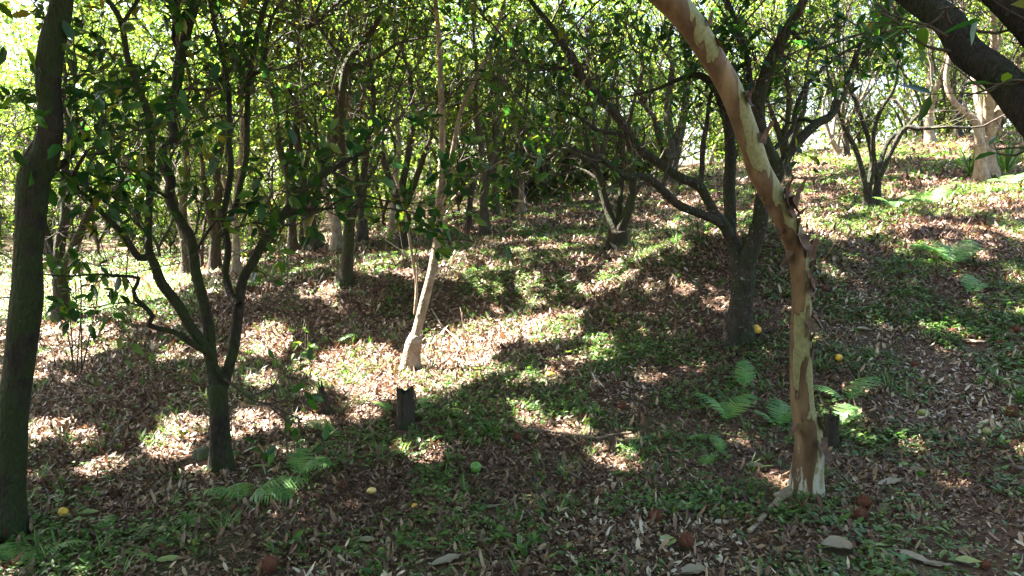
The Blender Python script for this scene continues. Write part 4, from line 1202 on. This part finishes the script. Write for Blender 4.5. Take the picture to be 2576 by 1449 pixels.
# ------------------------------------------------------------------ the woodland behind: kinds of tree built once, then copied
def tree_kind(seed, hgt, stems, bark, leafmat, lfl, lvl=2, crown_from=.18, per=2.4, L=1.0, leafn=6, lean=.18, spread=1.0):
    r = np.random.default_rng(seed); C = Crown(seed + 1)
    root = empty("tree", (0, 0, -60), "slender leafy tree in the sunlit woodland beyond the slope", "tree", "trees of the woodland behind")
    parts = []
    P0 = [np.array([0, 0, -.15]), np.array([r.normal() * .05, r.normal() * .05, .3])]
    for k in range(stems):
        a = 6.283 * (k + r.random() * .6) / stems
        d = unit([math.cos(a) * lean * r.uniform(.4, 1.6), math.sin(a) * lean * r.uniform(.4, 1.6), 1]); P = [P0[0], P0[1]] if k == 0 else [P0[1] * .8]
        h = hgt * r.uniform(.75, 1.0); R0 = r.uniform(.05, .085) / (1 + .2 * stems)
        for _ in range(9):
            d = unit(d + r.normal(size=3) * [.25, .25, .05] + [0, 0, .03]); P.append(P[-1] + d * h / 9)
        P, R = smooth_path(P, np.linspace(R0, R0 * .25, len(P)), .14)
        parts.append(tube(P, R, 8, .12, .5 if k == 0 else 0, seed + k))
        s = np.linspace(0, 1, len(P))
        for _ in range(int(h * per)):
            t = crown_from + (1 - crown_from) * r.random()
            i = min(int(t * (len(P) - 1)), len(P) - 2); dd = unit(P[i+1] - P[i])
            side = unit(np.cross(dd, r.normal(size=3)))
            C.grow(P[i], dd * .45 + side * spread, L * r.uniform(.5, 1.2), R[i] * .45 + .003, lvl, 4, .08, .3, leafn)
    V, f, s = join(parts)
    link("trunk", make_mesh("trunk", V, f, s, M[bark]), root)
    link("twig_sprays", twig_mesh("twig_sprays", C.twigs, M['twig']), root)
    arr = C.leaf_arrays(lfl * .7, lfl * 1.25)
    leaf_part("foliage", arr, M[leafmat], root, T4)
    return root
LEAFP[0] = .8
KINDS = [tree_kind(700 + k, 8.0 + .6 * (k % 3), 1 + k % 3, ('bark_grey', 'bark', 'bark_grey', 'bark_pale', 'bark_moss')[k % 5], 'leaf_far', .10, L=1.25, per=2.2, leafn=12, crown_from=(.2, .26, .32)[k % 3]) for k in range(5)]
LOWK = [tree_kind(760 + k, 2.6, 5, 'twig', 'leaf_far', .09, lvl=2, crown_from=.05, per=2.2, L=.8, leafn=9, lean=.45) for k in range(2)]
LBL = {'far': "slender leafy tree in the sunlit woodland beyond the slope", 'shrub': "bushy understorey shrub at the foot of the far woodland"}
rt = np.random.default_rng(77)
placed = []
def ok_spot(x, y, dmin):
    for (a, b) in placed:
        if (a - x) ** 2 + (b - y) ** 2 < dmin ** 2: return False
    return True
def treeline(px):
    """nearest depth of the woodland at a pixel column"""
    return np.interp(px, [-400, 0, 450, 500, 700, 1000, 1150, 1300, 1450, 1700, 2000, 2300, 2600, 3000], [20, 20, 18, 14.5, 14.5, 14.5, 15.5, 17.5, 19, 18.5, 20, 21.5, 22, 18])
CLEAR_SPOTS = [(6.8, 18), (8.5, 17.8), (10, 18), (7.5, 19), (9.3, 19.2), (6.5, 16.5)]
def seg_dist(x, y, a, b, c, d):
    t = max(0, min(1, ((x-a)*(c-a)+(y-b)*(d-b)) / ((c-a)**2+(d-b)**2)))
    return math.hypot(x-a-t*(c-a), y-b-t*(d-b))
nfar = 0
used = set()
tries = 0
while nfar < 120 and tries < 9000:
    tries += 1
    yd = 13 + 26 * rt.random() ** 1.1
    x = (rt.random() * 2 - 1) * (yd * .74 + 2)
    u = 1288 + F * x / yd
    if yd < treeline(u) or not ok_spot(x, yd, 1.35 + .03 * yd): continue
    if any(seg_dist(x, yd, cx_ - .6, cy_ + .3, cx_ - 4.6, cy_ + 2.5) < 1.3 for cx_, cy_ in CLEAR_SPOTS): continue
    placed.append((x, yd)); k = rt.integers(0, 5)
    loc = (x, yd, float(H(x, yd))); rz = rt.random() * 6.28; sc = rt.uniform(.85, 1.15)
    if k not in used:
        used.add(k); o = KINDS[k]; o.location = loc; o.rotation_euler = (0, 0, rz); o.scale = (sc,) * 3
    else:
        copy_thing(KINDS[k], loc, rz, sc)
    nfar += 1
for k in range(5):
    if k not in used:
        bpy.data.objects.remove(KINDS[k])
nsh = 0; tries = 0; placed2 = []
usedl = set()
for o in LOWK: o['label'] = LBL['shrub']; o['category'] = 'shrub'; o['group'] = 'understorey shrubs of the woodland behind'; o.name = 'shrub'
while nsh < 60 and tries < 5000:
    tries += 1
    yd = 15 + 22 * rt.random(); x = (rt.random() * 2 - 1) * (yd * .72 + 1); u = 1288 + F * x / yd
    if yd < treeline(u) + 1.0: continue
    if any((a - x) ** 2 + (b - yd) ** 2 < 1.8 for a, b in placed2): continue
    placed2.append((x, yd)); k = nsh % 2
    loc = (x, yd, float(H(x, yd))); rz = rt.random() * 6.28; sc = rt.uniform(.7, 1.2)
    if k not in usedl:
        usedl.add(k); o = LOWK[k]; o.location = loc; o.rotation_euler = (0, 0, rz); o.scale = (sc,) * 3
    else: copy_thing(LOWK[k], loc, rz, sc)
    nsh += 1

for k_, (x_, y_) in enumerate([(-6,-5),(-3,-7),(0,-8.5),(3,-7.5),(6,-6),(8.5,-3),(-8,-2),(9,1),(-1.5,-5.5),(2,-5),(5,-3.5),(-5,-3),(11,4),(12,8),(-4,-9),(4,-10),(-10,-6),(10,-8),(9,4.5),(-9,1)]):  # unseen trees added round the viewpoint to cut sky fill; far-tree label carries over
    copy_thing([o for o in SC.objects if o.get('label') == LBL['far']][k_ % 5], (x_, y_, float(H(x_, y_))), k_ * 1.1, 1.0)
for k_ in range(26):
    u_ = rt.uniform(1260, 1640); y_ = rt.uniform(19.5, 22.5) if k_ < 18 else rt.uniform(17.5, 19); u_ = u_ if k_ < 18 else rt.uniform(1270, 1400); x_ = (u_ - 1288) / F * y_
    copy_thing(LOWK[k_ % 2], (x_, y_, float(H(x_, y_))), rt.random() * 6.28, rt.uniform(.7, 1.0))
# far-off wood that closes the view
k = 190000
yy = 34 + 14 * rt.random(k); xx = (rt.random(k) * 2 - 1) * 42
zz = H(xx, yy) + 16 * rt.random(k) ** .85
g = Noise2(9, 1.6)(xx * 1.0, zz + yy * .3)
kp = rt.random(k) < np.clip(g * 2.2 - .7, .0, 1) 
pos = np.stack([xx, yy, zz], -1)[kp]; K = len(pos)
ax = rt.normal(size=(K, 3)); nr = rt.normal(size=(K, 3)) * .6 + [0, 0, 1]
L = .25 + .2 * rt.random(K)
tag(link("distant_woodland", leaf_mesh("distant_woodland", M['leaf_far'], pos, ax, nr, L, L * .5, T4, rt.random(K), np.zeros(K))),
    "far-off mass of bright leaves closing the view behind the trees", "woodland", kind="stuff")

# ------------------------------------------------------------------ canopy added overhead to shade the slope, gaps shaped for sun patches: trees just outside the frame and the high crowns of those inside
off = [(-3.6,1.2),(-5.5,4.5),(-7.5,7.5),(-6.4,10.2),(-3.2,7.4),(-1.2,10.2),(1.2,8.6),(.4,-2.2),(-2.2,-1.6),(3.9,2.2),(5.2,5.0),(6.6,8.2),(3.4,11.2),(-8.6,3.0),(-5.4,13.0),(7.8,13.2),(0.2,14.2),(4.2,15.2),(9.5,10.5),(-4.1,4.0)]
canopy_trees = []
def out_of_frame(x, y):
    u = abs(x) / max(y, .1)
    return y < 1.0 or u > .70
for (x, y) in off:
    if not out_of_frame(x, y): continue
    z = float(H(x, y))
    root = empty("tree", (x, y, z), "unseen tree added outside the frame to shade the slope", "tree", "trees around the viewpoint")
    r = np.random.default_rng(int(abs(x * 31 + y * 7)) + 5)
    P = [np.array([0, 0, -.1])]
    d = np.array([0, 0, 1.])
    for _ in range(6): d = unit(d + r.normal(size=3) * .12); P.append(P[-1] + d * .8)
    P, R = smooth_path(P, np.linspace(.09, .045, 7), .1)
    V, f, s = tube(P, R, 10, .1, .4, 3)
    link("trunk", make_mesh("trunk", V, f, s, M['bark']), root)
    canopy_trees.append([np.array([x, y, z]), P[-1] + [x, y, z], root])
for b_, _, root in TREES[:8]:
    canopy_trees.append([b_, b_ + [0, 0, 3.6], root])
# leaf clusters
NC = 46000
q = np.zeros((NC, 3)); q[:, 1] = rng.uniform(.5, 21, NC); q[:, 0] = (rng.random(NC) * 2 - 1) * (q[:, 1] * .68 + 2.0)
q[40000:, 1] = rng.uniform(-9, 1, 6000); q[40000:, 0] = rng.uniform(-7, 10, 6000)  # clusters added behind the camera to darken the sides facing it
q[:, 2] = H(q[:, 0], q[:, 1])
hh = rng.uniform(3.9, 6.3, NC) + np.clip((q[:, 1] - 8) * .07, 0, 1)
cl = q + S * (hh / S[2])[:, None]
per = 12
pos = np.repeat(cl, per, 0) + rng.normal(size=(NC * per, 3)) * [.13, .13, .09]
KT = len(pos)
LT = rng.uniform(.08, .15, KT)
AT = rng.normal(size=(KT, 3)); AT[:, 2] *= .4
AT /= np.linalg.norm(AT, axis=1, keepdims=True)
o, qg = openness(pos)
o = np.maximum(o, openness(pos + AT * LT[:, None])[0])
keep = rng.random(len(pos)) > o
pos, LT, AT = pos[keep], LT[keep], AT[keep]
base = np.array([c[0] for c in canopy_trees])
own = np.argmin(((pos[:, None, :2] - base[None, :, :2]) ** 2).sum(-1), 1)
for k, (b_, top, root) in enumerate(canopy_trees):
    pk = pos[own == k]
    if len(pk) < 50: continue
    K = len(pk); loc = np.array(root.location)
    ax = AT[own == k]; L = LT[own == k]
    nr = rng.normal(size=(K, 3)) * .45 + S * .7 + [0, 0, .4]
    nm = "high_foliage"
    link(nm, leaf_mesh(nm, M['leaf_top'], pk - loc, ax, nr, L, L * .5, T4, rng.random(K), np.zeros(K)), root)
    # boughs that carry it
    paths = []
    for t in pk[rng.integers(0, K, 10)]:
        mid = (top * .5 + t * .5) + rng.normal(size=3) * .2 + [0, 0, .2]
        Pp, Rp = smooth_path([top, mid, t], [.02, .012, .005], .2)
        paths.append((Pp - loc, Rp))
    link("boughs", twig_mesh("boughs", paths, M['bark']), root)
